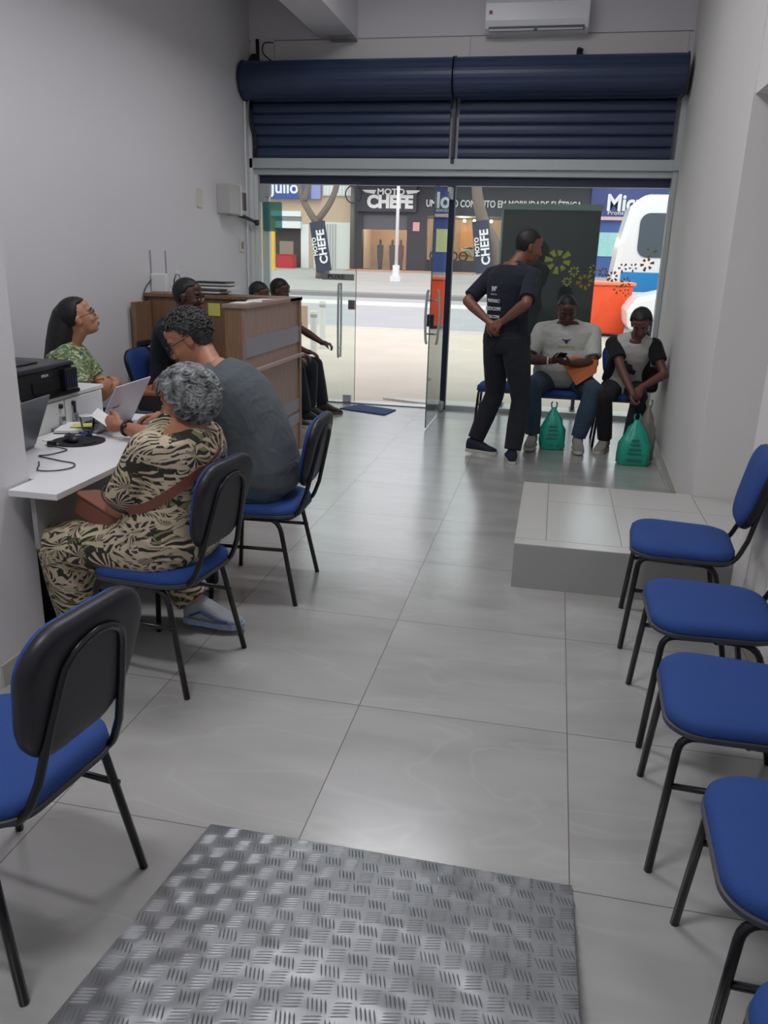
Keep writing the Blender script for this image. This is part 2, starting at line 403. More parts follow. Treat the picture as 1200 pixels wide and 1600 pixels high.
# fixed pane right of the post, with flower stickers
wn = struct(thing('window_1', None, None, (-1.10, FY, 0)))
MB().box(0, 2.09, -.005, .005, .045, 2.30).build('pane', Mt['glass'], wn)
stick = [(1.085, 1.595, .13, 'g', 8), (1.254, 1.499, .055, 'g', 8), (1.193, 1.397, .05, 'g', 8), (1.372, 1.402, .085, 'y', 8), (1.448, 1.53, .05, 'g', 6), (1.546, 1.50, .05, 'o', 7), (1.64, 1.46, .06, 'o', 7), (1.73, 1.55, .05, 'o', 5), (1.776, 1.41, .055, 'y', 7), (1.96, 1.59, .07, 'o', 6), (1.83, 1.555, .045, 'o', 5), (1.98, 1.70, .06, 'y', 3), (1.703, 1.34, .05, 'y', 5), (1.79, 1.31, .04, 'y', 5), (1.30, 1.385, .02, 'g', 6)]
def see_through(m, k, tint):
    t = m.node_tree; p = t.nodes['Principled BSDF']; o = [n for n in t.nodes if n.type == 'OUTPUT_MATERIAL'][0]
    tr = t.nodes.new('ShaderNodeBsdfTransparent'); tr.inputs[0].default_value = tint; mx = t.nodes.new('ShaderNodeMixShader'); mx.inputs[0].default_value = k
    t.links.new(p.outputs[0], mx.inputs[1]); t.links.new(tr.outputs[0], mx.inputs[2]); t.links.new(mx.outputs[0], o.inputs[0]); return m
def lit_through(m, k=.6):
    t = m.node_tree; p = t.nodes['Principled BSDF']; o = [n for n in t.nodes if n.type == 'OUTPUT_MATERIAL'][0]
    tr = t.nodes.new('ShaderNodeBsdfTranslucent'); tr.inputs[0].default_value = p.inputs['Base Color'].default_value; mx = t.nodes.new('ShaderNodeMixShader'); mx.inputs[0].default_value = k
    t.links.new(p.outputs[0], mx.inputs[1]); t.links.new(tr.outputs[0], mx.inputs[2]); t.links.new(mx.outputs[0], o.inputs[0]); return m
scol = {'g': lit_through(mat('lime_sticker', '#b9c95a', .6), .4), 'y': lit_through(mat('ochre_sticker', '#b8a347', .6), .4), 'o': lit_through(mat('brown_sticker', '#b07a48', .6), .4)}
for (sx, sz, sr, cc, n) in stick:
    mb = MB()
    for i in range(n):
        a = 2 * PI * i / n + .35 + sx
        d = V((math.cos(a), 0, math.sin(a))); q = V((-d.z, 0, d.x)); c0 = V((sx, -.0075, sz))
        L0, L1 = sr * .42, sr * (.8 + .3 * ((i * 37) % 5) / 5); h0, h1 = sr * .10, sr * .22
        pts = [c0 + d * L0 - q * h0, c0 + d * L1 - q * h1, c0 + d * (L1 + .0) + q * h1, c0 + d * L0 + q * h0]
        mb.add([p + V((0, k, 0)) for k in (0, .0015) for p in pts], [(0, 1, 2, 3), (7, 6, 5, 4), (0, 4, 5, 1), (1, 5, 6, 2), (2, 6, 7, 3), (3, 7, 4, 0)])
    mb.build('flower_sticker', scol[cc], wn)
teal_n = see_through(mat('teal_notice', '#6fa39f', .6), .62, (.42, .66, .64, 1))
# closed left leaf with PUXE plate
dr = struct(thing('door_1', None, None, (-3.22, FY, 0)))
MB().box(.01, 1.08, -.005, .005, .02, 2.30).build('pane', Mt['glass'], dr)
MB().box(1.078, 1.083, -.005, .005, .02, 2.30).build('glass_edge', Mt['gedge'], dr)
MB().box(0, .12, -.02, .02, 2.17, 2.30).box(0, .05, -.02, .02, 2.12, 2.17).box(0, .12, -.02, .02, .02, .09).box(.95, 1.04, -.02, .02, .015, .09).build('patch_fitting', Mt['alu'], dr)
def pull(parent, x, y0, z0, z1, ax):
    for s in (-1, 1):
        off = V((0, .055 * s, 0)) if ax == 'y' else V((.055 * s, 0, 0))
        base = V((x, y0, 0)); p0, p1 = base + V((0, 0, z0)), base + V((0, 0, z1))
        mb = MB().tube(catmull([p0 + off * .7 + V((0, 0, -.03)), p0 + off, (p0 + p1) / 2 + off * 1.2, p1 + off, p1 + off * .7 + V((0, 0, .03))]), .012)
        mb.tube([p0 + off + V((0, 0, .06)), p0 + V((0, 0, .06))], .008).tube([p1 + off - V((0, 0, .06)), p1 - V((0, 0, .06))], .008)
        mb.build('handle', Mt['alu'], parent, smooth=True)
pull(dr, .90, 0, .55, 1.26, 'y')
MB().box(1.0, 1.075, -.025, .025, 1.03, 1.13).build('lock', Mt['steel'], dr, bevel=.004)
MB().box(.70, 1.06, -.0075, -.005, 1.335, 1.40).build('push_pull_sign', mat('grey_sign', '#8d9593', .5), dr)
text('lettering', 'PUXE', .06, Mt['black'], dr, (.86, -.009, 1.367), (PI / 2, 0, 0), .0005, .012, sx=1.35)
MB().prism(rrect(.215, .30, .02), 0, .002, Matrix.Translation((.143, -.0075, 1.97)) @ Matrix.Rotation(PI / 2, 4, 'X')).build('green_notice', teal_n, dr)
# open right leaf, swung in at a right angle
dr = struct(thing('door_2', None, None, (-1.135, FY - .12, 0)))
MB().box(-.005, .005, -1.08, -.01, .02, 2.22).build('pane', Mt['glass'], dr)
MB().box(-.005, .005, -1.084, -1.08, .02, 2.22).build('glass_edge', Mt['gedge'], dr)
MB().box(-.02, .02, -.12, .12, 2.16, 2.27).box(-.02, .02, -.12, .0, .02, .10).build('patch_fitting', Mt['alu'], dr)
MB().lathe((0, -.03, .01), [(.03, 0), (.035, .03), (.035, .09), (.02, .1)]).build('floor_pivot', Mt['alu'], dr, smooth=True)
pull(dr, 0, -.93, .84, 1.27, 'x')
MB().box(-.03, .03, -1.075, -1.0, .98, 1.09).build('lock', Mt['black'], dr, bevel=.004)

# shutters
def shutter(x0, x1, label):
    t = thing('roller_shutter', label, 'shutter', ((x0 + x1) / 2, FY - .2, 0), 0, 'roller shutters above the entrance')
    hw = (x1 - x0) / 2; mb = MB(); prof = []
    z = 2.545; i = 0; yy = .12
    while z < 3.10:
        for a, dy in ((0, 0), (.10, .016), (.22, .022), (.5, .024), (.8, .021), (.92, .014)):
            prof.append((yy - dy, z + .105 * a))
        z += .105
    prof.append((yy, z))
    rings = []
    for (y, zz) in prof: rings.append([V((-hw + .03, y, zz)), V((hw - .03, y, zz)), V((hw - .03, y + .012, zz)), V((-hw + .03, y + .012, zz))])
    mb.loft(rings); mb.build('curtain', Mt['navy'], t)
    mb = MB(); n = 40; rings = []
    for x in (-hw, hw):
        rr = []
        for i in range(n):
            a = 2 * PI * i / n; r0 = .168 + .010 * abs(math.cos(4 * a + .4)) ** .35
            rr.append(V((x, r0 * math.cos(a) - .03, 3.245 + r0 * math.sin(a))))
        rings.append(rr)
    mb.loft(list(reversed(rings))); mb.build('drum', Mt['navy'], t)
    for s in (-1, 1): MB().lathe((0, 0, 0), [(.186, -.004), (.186, .004)], 32).build('end_plate', Mt['darknavy'], t).matrix_local = Matrix.Translation((s * (hw + .004), -.03, 3.245)) @ Matrix.Rotation(PI / 2, 4, 'Y')
    return t
shutter(-3.27, -1.155, 'rolled-up navy blue slatted shutter, the left one of the two over the entrance')
shutter(-1.125, .975, 'rolled-up navy blue slatted shutter, the right one of the two over the entrance')
struct(MB().box(-1.16, -1.125, FY - .1, FY - .06, 2.5, 3.45).build('trim_17', Mt['darknavy']))
struct(MB().box(-1.152, -1.13, FY - .13, FY - .1, 2.55, 3.10).build('trim_18', Mt['darknavy']))
tag(MB().tube([(.01, FY - .07, 3.40), (.012, FY - .07, 3.49)], .028).tube([(.012, FY - .07, 3.485), (.02, FY - .07, 3.51)], .03).build('conduit_end', Mt['black'], smooth=True), 'short black pipe end sticking up behind the right shutter', 'pipe')
tag(MB().tube(catmull([(-3.27, FY - .06, 3.44), (-3.24, FY - .05, 3.5), (-3.21, FY - .06, 3.46)]), .03).tube([(-3.2, FY - .03, 3.42), (-3.205, FY - .03, 3.66)], .018).build('cable_bundle', Mt['black'], smooth=True), 'black cable bundle above the left end of the left shutter', 'cable')
tag(MB().tube(catmull([(-3.04, FY - .02, 3.63), (-3.13, FY - .04, 3.62), (-3.14, FY - .04, 3.53), (-3.05, FY - .02, 3.46)]), .006).build('loose_wire', Mt['black'], smooth=True), 'thin loose wire looping on the front wall above the shutter', 'wire')
ch = [(-3.28, FY - .03, 3.18), (-3.265, FY - .12, 3.0), (-3.262, FY - .12, 2.85), (-3.215, FY - .12, 2.7), (-3.225, FY - .12, 2.56)]
tag(MB().tube(catmull(ch), .012).tube(catmull([(p[0] + .02, p[1], p[2]) for p in ch]), .01).build('shutter_cable', Mt['black'], smooth=True), 'dangling black cable beside the left shutter curtain', 'cable')

# air conditioner
ac = thing('air_conditioner', 'white split air conditioner mounted high on the front wall', 'air conditioner', (-.405, FY, 3.625))
prof = [(0, 0), (-.14, 0), (-.19, .035), (-.215, .10), (-.22, .24), (-.18, .30), (0, .30)]
mb = MB(); mb.loft([[V((x, p[0], p[1])) for p in reversed(prof)] for x in (-.48, .48)]); mb.build('casing', mat('ac_white', '#e6e8ec', .3), ac, bevel=.012)
MB().box(-.44, .44, -.205, -.15, .018, .05, ).build('air_outlet', mat('ac_dark', '#55585c', .5), ac)
for x in (-.44, .01): MB().box(x + .005, x + .42, -.214, -.196, .012, .028).build('louvre', mat('ac_louvre', '#b9bcc0', .4), ac)
MB().box(-.44, -.41, -.2235, -.219, .15, .18).build('label_sticker', mat('red_sticker', '#b0483c', .5), ac)

# ceiling lamps (out of frame, they light the room)
for i, (lx, ly, e) in enumerate(LAMPS):
    t = thing('ceiling_lamp', ['white ceiling panel lamp nearest the camera', 'white ceiling panel lamp over the middle of the room', 'white ceiling panel lamp nearest the entrance'][i], 'lamp', (lx, ly, 4.25), 0, 'ceiling lamps')
    MB().box(-.6, .6, -.16, .16, -.05, 0).build('housing', Mt['white_alu'], t)
    MB().box(-.57, .57, -.13, .13, -.058, -.05).build('diffuser', Mt['lamp'], t)

# things on the left wall near the entrance
t = thing('switch_box', 'grey electrical box with brown switch panel on the left wall by the entrance', 'electrical box', (-3.3, 7.95, 1.95))
MB().box(0, .14, -.16, .10, 0, .27).build('case', mat('box_grey', '#b7b6b3', .5), t, bevel=.006)
MB().box(0, .15, .101, .125, -.01, .28).build('cover', mat('box_cover', '#dcdad4', .5), t)
MB().box(0, .10, .2, .36, .02, .26).build('side_plate', mat('box_cover2', '#d0cec8', .5), t, bevel=.005)
MB().box(.10, .108, .22, .29, .05, .22).build('switch_panel', mat('switch_brown', '#6d5a56', .5), t)
MB().box(.10, .108, .31, .35, .05, .22).build('switch_panel', mat('switch_dark', '#3a3c3a', .5), t)
tag(MB().tube([(-3.28, 8.30, 1.96), (-3.24, 8.5, 1.93), (-3.22, 8.66, 1.90)], .018).tube([(-3.22, 8.62, 1.90), (-3.19, 8.64, 1.90)], .03).build('wall_bracket', Mt['trim'], smooth=True), 'dark metal latch arm between the wall box and the door frame', 'latch')
tag(MB().prism(rrect(.115, .16, .01), 0, .012, Matrix.Translation((-3.3, 7.38, 2.06)) @ Matrix.Rotation(PI / 2, 4, 'Z') @ Matrix.Rotation(PI / 2, 4, 'X')).build('blank_plate', mat('cream_plate', '#cfcbbc', .5)), 'cream blank cover plate left of the electrical box', 'wall plate')
t = thing('wall_socket', 'small cream wall socket low beside the entrance frame', 'socket', (-3.3, 8.40, 1.6))
MB().box(0, .015, -.06, .06, 0, .13).build('plate', mat('cream_plate2', '#dad6ca', .5), t, bevel=.003)
MB().box(.015, .02, -.03, .03, .03, .10).build('outlet', mat('socket_grey', '#8d8a80', .5), t)
tag(MB().tube([(-3.285, 8.55, 0.1), (-3.285, 8.55, 3.2)], .012).build('wall_cable', Mt['white_alu']), 'white conduit running up the left wall beside the door frame', 'cable')

# door mat
tag(MB().prism([(-2.20, 8.36), (-1.66, 8.16), (-1.60, 8.48), (-2.05, 8.66)], 0, .012).build('door_mat', mat('blue_mat', '#37527f', .95, bump=.6, bscale=200)), 'thin blue door mat on the floor inside the entrance', 'mat')

# ---------------------------------------------------------------- checker plate ramp
def ramp():
    L, W = 1.14, 1.031; mb = MB().box(0, W, -L, 0, 0, .004)
    cell = .052; nx, ny = int(W / cell), int(L / cell)
    for i in range(nx + 1):
        for j in range(ny + 1):
            cx, cy = (i + .5) * cell, -(j + .5) * cell
            if cx > W - .015 or cy < -L + .01: continue
            hor = (i + j) % 2
            for k in range(5):
                off = (k - 2) * .0096; px, py = (cx + (0 if hor else off), cy + (off if hor else 0))
                d = V((1, .28, 0)).normalized() if hor else V((-.28, 1, 0)).normalized(); q = V((-d.y, d.x, 0)); c0 = V((px, py, .004))
                hl, hw_ = .0215, .0020
                if not hor: hw_ = .0020
                ring = [c0 + d * hl, c0 + d * hl * .5 + q * hw_, c0 - d * hl * .5 + q * hw_, c0 - d * hl, c0 - d * hl * .5 - q * hw_, c0 + d * hl * .5 - q * hw_]
                top = [c0 + d * hl * .6 + V((0, 0, .0026)), c0 - d * hl * .6 + V((0, 0, .0026))]
                mb.add(ring + top, [(0, 1, 6), (1, 2, 7, 6), (2, 3, 7), (3, 4, 7), (4, 5, 6, 7), (5, 0, 6)])
    m = mat('worn_aluminium_plate', '#b4b6b9', .3, 1, var=.22, vscale=5); t = m.node_tree; p = t.nodes['Principled BSDF']
    tc = node(t, 'ShaderNodeTexCoord'); n = node(t, 'ShaderNodeTexNoise'); n.inputs['Scale'].default_value = 7; n.inputs['Detail'].default_value = 6
    t.links.new(tc.outputs['Object'], n.inputs['Vector']); t.links.new(mth(t, 'ADD', mth(t, 'MULTIPLY', n.outputs['Fac'], .3), .22), p.inputs['Roughness'])
    n2 = node(t, 'ShaderNodeTexNoise'); n2.inputs['Scale'].default_value = 6; n2.inputs['Detail'].default_value = 2
    t.links.new(tc.outputs['Object'], n2.inputs['Vector']); bp = node(t, 'ShaderNodeBump'); bp.inputs['Strength'].default_value = .6; bp.inputs['Distance'].default_value = .02
    t.links.new(n2.outputs['Fac'], bp.inputs['Height']); t.links.new(bp.outputs[0], p.inputs['Normal'])
    o = mb.build('checker_plate_ramp', m); o.location = (-.853, 1.812, .003); o.rotation_euler = (-math.radians(10.3), 0, 0)
    tag(o, 'silver five-bar tread plate ramp lying on the floor in the foreground', 'ramp')
ramp()
struct(MB().box(-3.3, 1.03, -2.1, .69, 0, .195).build('floor_raised', Mt['floor']))

# ---------------------------------------------------------------- blue chairs
def leg_path(s, front):
    if front: return fillet([(s * .222, .205, 0), (s * .195, .172, .418), (s * .185, 0, .418)], .045)
    return fillet([(s * .222, -.215, 0), (s * .19, -.13, .415), (s * .185, 0, .415)], .08)
def make_chair():
    t = thing('upholstered_chair', 'x', 'chair', (0, 0, 0))
    mb = MB(); P = rrect(.445, .42, .11, 12, .10)
    cushion(mb, P, [(.035, .424), (.006, .43), (0, .445), (.003, .462), (.018, .474), (.05, .479), (.12, .483)], Matrix.Identity(4))
    mb.build('seat', Mt['blue'], t, smooth=True)
    mb = MB(); cushion(mb, P, [(.008, .418), (-.003, .422), (-.003, .434), (.006, .438)], Matrix.Identity(4)); mb.build('seat_trim', Mt['trim'], t)
    R = Matrix.Translation((0, -.268, .718)) @ Matrix.Rotation(math.radians(90 + 13), 4, 'X')
    Pb = rrect(.40, .33, .115, 12, .22)
    mb = MB(); cushion(mb, Pb, [(.01, -.008), (.0, -.018), (.004, -.030), (.02, -.038), (.06, -.045), (.12, -.05)][::-1], R); mb.build('backrest', Mt['blue'], t, smooth=True)
    mb = MB(); cushion(mb, Pb, [(.10, .019), (.05, .018), (.02, .0165), (.006, .012), (-.002, .005), (-.005, -.004), (-.004, -.018), (.004, -.023)][::-1], R); mb.build('backrest_shell', mat_shell, t, smooth=True)
    # support loop
    a = math.radians(13)
    def bp(u, v): return V((u, -.268 - v * math.sin(a) - .022, .718 + v * math.cos(a)))
    pts = fillet([(-.15, .02, .405), (-.15, -.20, .41), bp(-.135, -.20)], .09) + [bp(-.115, -.05)]
    arc = [bp(.10 * math.cos(PI * (1 - i / 8)), .04 + .075 * math.sin(PI * i / 8)) for i in range(9)]
    right = [V((-p.x, p.y, p.z)) for p in reversed(pts)]
    MB().tube(pts + arc + right, .0105).build('back_support', Mt['tube'], t, smooth=True)
    for s in (-1, 1):
        for f in (1, 0):
            l = MB().tube(leg_path(s, f), .0115)
            l.build('leg', Mt['tube'], t, smooth=True)
        MB().tube([(s * .205, .19, .27), (s * .205, -.17, .27)], .009).build('stretcher', Mt['tube'], t, smooth=True)
    MB().tube([(-.185, 0, .41), (.185, 0, .41)], .011).tube([(-.187, .12, .412), (.187, .12, .412)], .009).build('seat_frame', Mt['tube'], t, smooth=True)
    return t
mat_shell = mat('dark_backrest_shell', '#15171f', .45)
chair_specs = [
    # x, y, rotz deg, label, group
    (-1.407, 2.69, 82.9, 'blue-seated black-framed chair under the grey-haired woman in the palm-print outfit', None),
    (-1.315, 3.558, 92.8, 'blue-seated chair with tall backrest carrying the man in the grey t-shirt', None),
    (-1.203, 1.423, 82.7, 'empty blue chair in the left foreground with its black back turned to the camera', None),
    (.625, 3.50, 85.5, 'empty blue chair of the right row, farthest from the camera, beside the tiled step', 'right row of empty chairs'),
    (.62, 2.76, 90, 'empty blue chair of the right row, second from the tiled step', 'right row of empty chairs'),
    (.60, 2.14, 87.5, 'empty blue chair of the right row, the third from the tiled step', 'right row of empty chairs'),
    (.63, 1.52, 88, 'empty blue chair of the right row, the fourth from the tiled step', 'right row of empty chairs'),
    (.615, .96, 91, 'blue chair of the right row nearest the camera, at the bottom right corner', 'right row of empty chairs'),
    (-.44, 7.68, 180, 'empty blue chair by the shop window behind the standing man', 'chairs along the window'),
    (.12, 7.53, 180, 'chair under the man in the white t-shirt by the window', 'chairs along the window'),
    (.655, 7.54, 180, 'blue chair under the woman in the black and white top in the window corner', 'chairs along the window'),
    (-2.80, 5.66, -88, 'blue chair under the man in the navy shirt at the reception counter', None),
    (-2.62, 5.13, 96, 'blue chair by the left wall with a brown handbag on it', None),
    (-2.93, 4.52, -80, 'chair under the long-haired woman against the left wall', None),
    (-2.73, 7.42, -88, 'chair behind the counter under the seated man nearer the left wall', None),
    (-2.72, 7.93, -88, 'chair behind the counter under the seated man nearer the glass door', None),
]
ch0 = make_chair()
for i, (x, y, a, lab, grp) in enumerate(chair_specs):
    o = ch0 if i == 0 else copy_tree(ch0)
    o.location = (x, y, 0); o.rotation_euler = (0, 0, math.radians(a)); o['label'] = lab
    if grp: o['group'] = grp

# ---------------------------------------------------------------- desk and what stands on it
dk = thing('office_desk', 'white-topped office desk with grey modesty panel beside the left pillar', 'desk', (-2.0, 3.2, 0))
def L(p): return [(x + 2.0, y - 3.2) for x, y in p]
MB().prism(L([(-1.92, 2.50), (-1.72, 2.50), (-1.735, 3.98), (-2.34, 3.98), (-2.34, 3.16), (-2.45, 3.16), (-2.45, 2.66), (-1.92, 2.66)]), .715, .74).build('desk_top', Mt['white'], dk, bevel=.002)
MB().box(.14, .16, -.66, .72, .50, .715).build('modesty_panel', Mt['grey'], dk)
MB().box(-.33, .16, .72, .74, .04, .715).box(-.33, .16, .70, .76, 0, .04).build('side_panel', Mt['grey'], dk)
MB().box(-.33, -.28, -.53, -.48, 0, .715).build('leg', Mt['grey'], dk); MB().box(-.40, -.35, -.53, -.48, 0, .715).build('leg', Mt['grey'], dk)

cb = thing('drawer_cabinet', 'white office cabinet with black locks and metal handles behind the desk, under the printer', 'cabinet', (-2.365, 3.2, 0))
MB().box(-.45, 0, 0, .72, .03, .88).build('body', Mt['white'], cb)
MB().box(-.46, .012, -.01, .73, .88, .90).build('cabinet_top', Mt['white'], cb, bevel=.002)
for i in range(2):
    d = MB().box(.0, .014, .01 + .355 * i, .35 + .355 * i, .05, .875).build('door', Mt['white'], cb, bevel=.002)
    hy = (.30, .41)[i]
    MB().box(.014, .03, hy, hy + .035, .70, .80).build('handle', Mt['steel'], d, bevel=.003)
    MB().lathe((0, 0, 0), [(.012, 0), (.012, .012), (.006, .013)]).build('lock', Mt['black'], d, smooth=True).matrix_local = Matrix.Translation((.014, hy + .015, .85)) @ Matrix.Rotation(PI / 2, 4, 'Y')
MB().box(.02, .026, .42, .435, .795, .85).build('hanging_key', Mt['black'], cb)

pr = thing('printer', 'black inkjet printer on the white cabinet against the pillar', 'printer', (-2.37, 3.22, .90), 0)
MB().box(-.36, .0, 0, .46, .0, .13).build('body', Mt['black'], pr, bevel=.008)
MB().box(-.37, .01, -.01, .47, .13, .155).build('scanner_lid', mat('printer_lid', '#22242a', .35), pr, bevel=.012)
MB().box(-.30, -.08, .02, .30, .155, .163).build('paper_feed_cover', Mt['black'], pr, bevel=.006)
MB().box(.0, .004, .12, .34, .03, .085).build('output_slot', mat('printer_slot', '#050506', .8), pr)
MB().box(.0, .03, .35, .455, .02, .125).build('ink_tank', mat('printer_tank', '#1c1d24', .25), pr, bevel=.005)
for k in range(4): MB().box(.03, .032, .36 + .022 * k, .372 + .022 * k, .04, .09).build('ink_window', mat('ink_window', '#2c3050', .2), pr)
MB().box(-.1, .03, -.005, .465, -.0, .018).build('base', Mt['blackgloss'], pr)
text('lettering', 'EPSON', .018, Mt['paper'], pr, (.005, .22, .108), (PI / 2, 0, PI / 2), .0003, .01)

def laptop(loc, rz, open_deg, lidm, label, w=.36, d=.245, mark=None):
    t = thing('laptop', label, 'laptop', loc, rz)          # hinge along local x, keyboard towards -y, lid leaning back to +y
    MB().box(-w / 2, w / 2, -d, 0, 0, .016).build('base', mat('laptop_base', '#84868c', .4, .4), t, bevel=.004)
    MB().box(-w / 2 + .03, w / 2 - .03, -d + .09, -.02, .016, .018).build('keyboard', Mt['black'], t)
    R = Matrix.Translation((0, 0, .014)) @ Matrix.Rotation(math.radians(open_deg - 90), 4, 'X')
    R = Matrix.Translation((0, 0, .014)) @ Matrix.Rotation(-math.radians(open_deg - 90), 4, 'X')
    l = MB().box(-w / 2, w / 2, -.004, .004, 0, d, R).build('lid', lidm, t, bevel=.002)
    MB().box(-w / 2 + .01, w / 2 - .01, -.0052, -.004, .012, d - .01, R).build('screen', mat('laptop_screen', '#20242c', .15), t)
    if mark:
        m_ = text('lettering', mark, .018, mat('laptop_mark', '#7d7884', .4), t, (0, 0, 0), (0, 0, 0), .0003, .01)
        m_.matrix_local = R @ Matrix.Translation((.10 if w > .34 else 0, .0048, d * .5)) @ Matrix.Rotation(PI, 4, 'Z') @ Matrix.Rotation(PI / 2, 4, 'X')
    return t
laptop((-2.12, 3.62, .741), -PI / 2 + .04, 118, mat('lilac_lid', '#c3bdca', .35, .2), 'open silver-lilac laptop standing on the desk beyond the round mouse pad', .37, .25, 'VivoBook')
laptop((-2.21, 2.94, .741), -PI / 2 + .10, 112, mat('grey_lid', '#7b7f88', .3, .5), 'open dark grey laptop half hidden behind the left pillar', .36, .245)

tag(MB().lathe((-2.115, 3.28, .741), [(.001, 0), (.118, 0), (.12, .001), (.12, .003), (.118, .004), (.001, .004)], 40).build('mouse_pad', mat('black_pad', '#17181c', .8)), 'round black mouse pad on the desk', 'mouse pad')
ms = thing('computer_mouse', 'black computer mouse lying on the round pad', 'mouse', (-2.135, 3.255, .746), .9)
MB().ell((0, 0, .012), (.031, .055, .022)).build('shell', mat('mouse_shell', '#26272c', .35), ms, smooth=True)
MB().tube([(-.0, .03, .030), (0, .015, .034)], .004).build('scroll_wheel', Mt['trim'], ms)
tag(MB().tube(catmull([(-2.10, 3.31, .75), (-2.07, 3.30, .78), (-2.06, 3.25, .80), (-2.04, 3.22, .775), (-2.035, 3.20, .75), (-2.02, 3.27, .749)]), .0025).build('mouse_cable', Mt['black'], smooth=True), 'thin black mouse cable looping up over the round pad', 'cable')
tag(MB().tube(catmull([(-2.165, 3.10, .76), (-2.12, 3.12, .748), (-2.06, 3.10, .745), (-2.08, 3.00, .745), (-2.11, 2.97, .745), (-2.03, 2.94, .745), (-1.97, 2.92, .745), (-1.90, 2.90, .745), (-1.87, 2.84, .745), (-1.90, 2.78, .745), (-1.97, 2.76, .745), (-2.02, 2.84, .745), (-2.05, 2.88, .745)]), .0028).build('power_cable', mat('dark_cable', '#3c3e42', .5), smooth=True), 'grey cable meandering over the near end of the white desk', 'cable')
tag(MB().box(-2.185, -2.15, 3.14, 3.165, .741, .765).build('usb_receiver', Mt['black'], bevel=.003), 'small black plug beside the dark grey laptop', 'usb plug')
tag(MB().ell((-2.17, 3.17, .746), (.022, .03, .006)).build('small_grey_tag', mat('grey_tag', '#5b5d62', .5), smooth=True), 'small flat grey object beside the round pad', 'trinket')
cp = thing('plastic_cup', 'clear disposable plastic cup standing behind the mouse pad', 'cup', (-2.16, 3.44, .741))
MB().lathe((0, 0, 0), [(.001, 0), (.026, 0), (.030, .03), (.036, .085), (.038, .09)], 24).build('wall', Mt['plastic_clear'], cp, smooth=True)
MB().lathe((0, 0, .087), [(.0365, 0), (.039, .002), (.0365, .004)], 24).build('rim', mat('cup_rim', '#cfd3d6', .3), cp, smooth=True)
tag(MB().tube([(-2.17, 3.40, .752), (-2.10, 3.37, .752)], .005).tube([(-2.17, 3.40, .752), (-2.185, 3.405, .752)], .006).build('blue_pen', mat('pen_blue', '#243a9a', .3)), 'blue pen lying in front of the plastic cup', 'pen')
nb = thing('notebook', 'closed dark-covered notebook with white pages on the desk by the cabinet', 'notebook', (-2.26, 3.50, .741), .3)
MB().box(-.08, .08, -.11, .11, 0, .006).build('cover', Mt['black'], nb); MB().box(-.077, .077, -.107, .107, .006, .018).build('pages', Mt['paper'], nb)
tag(MB().box(-.045, .045, -.045, .045, 0, .003).build('sticky_note_pad', Mt['yellow'], loc=(-2.24, 3.52, .760)), 'yellow sticky note pad lying on the notebook', 'sticky notes').rotation_euler = (0, 0, .5)
tag(MB().box(-.105, .105, -.10, .10, 0, .002).build('paper_sheet', Mt['paper'], loc=(-2.20, 3.36, .741)), 'white sheet of paper under the plastic cup', 'paper').rotation_euler = (0, 0, .3)

# handbag on the chair by the wall
hb = thing('handbag', 'brown and black handbag on the blue chair by the left wall', 'handbag', (-2.66, 5.12, .484), math.radians(10))
MB().box(-.09, .09, -.15, .15, 0, .19).build('body', mat('bag_dark', '#2f2a2c', .5), hb, bevel=.025)
MB().box(-.095, .095, -.155, .155, .165, .20).box(-.095, .095, .10, .155, 0.01, .17).build('leather_trim', mat('bag_brown', '#9c5f3e', .5), hb, bevel=.01)
MB().tube(catmull([(.0, -.11, .19), (.02, -.09, .26), (.02, .07, .27), (0, .11, .19)]), .008).build('handle', mat('bag_brown2', '#8a5438', .5), hb, smooth=True)

# ---------------------------------------------------------------- reception counter
rc = thing('reception_counter', 'brown laminate L-shaped reception counter with grey metallic bands', 'counter', (-2.05, 5.25, 0))
MB().box(-.02, 0, 0, 1.23, .0, 1.235).build('front_panel', Mt['wood'], rc)
MB().box(-.145, -.02, 0, .02, 0, 1.235).build('end_panel', Mt['wood2'], rc)
MB().box(-.16, .012, -.012, 1.26, 1.235, 1.26).build('counter_top', Mt['wood'], rc, bevel=.002)
MB().box(0, .008, .0, 1.18, .905, 1.035).build('metal_band', Mt['band'], rc); MB().box(0, .008, 0, 1.18, .35, .44).build('metal_band', Mt['band'], rc); MB().box(0, .008, 0, 1.18, .24, .325).build('metal_band', Mt['band'], rc)
MB().box(0, .035, 0, 1.235, .79, .815).build('ledge', mat('ledge_rose', '#a58d86', .45), rc, bevel=.002)
MB().box(0, .012, 1.18, 1.23, 0, 1.235).build('corner_post', Mt['wood2'], rc)
MB().box(-.65, -.02, .02, 1.0, .72, .745).build('inner_worktop', Mt['wood2'], rc)
MB().box(-1.22, -.02, .98, 1.0, 0, 1.235).build('back_wing_panel', Mt['wood2'], rc)
MB().box(-1.24, .012, .95, 1.26, 1.2352, 1.262).build('back_wing_top', Mt['wood2'], rc, bevel=.002)
MB().box(-1.22, -.02, 1.21, 1.23, 0, 1.235).build('outer_wing_panel', Mt['wood'], rc)
MB().box(-1.22, -1.18, .70, .98, .72, 1.2).build('side_gable', Mt['wood2'], rc)
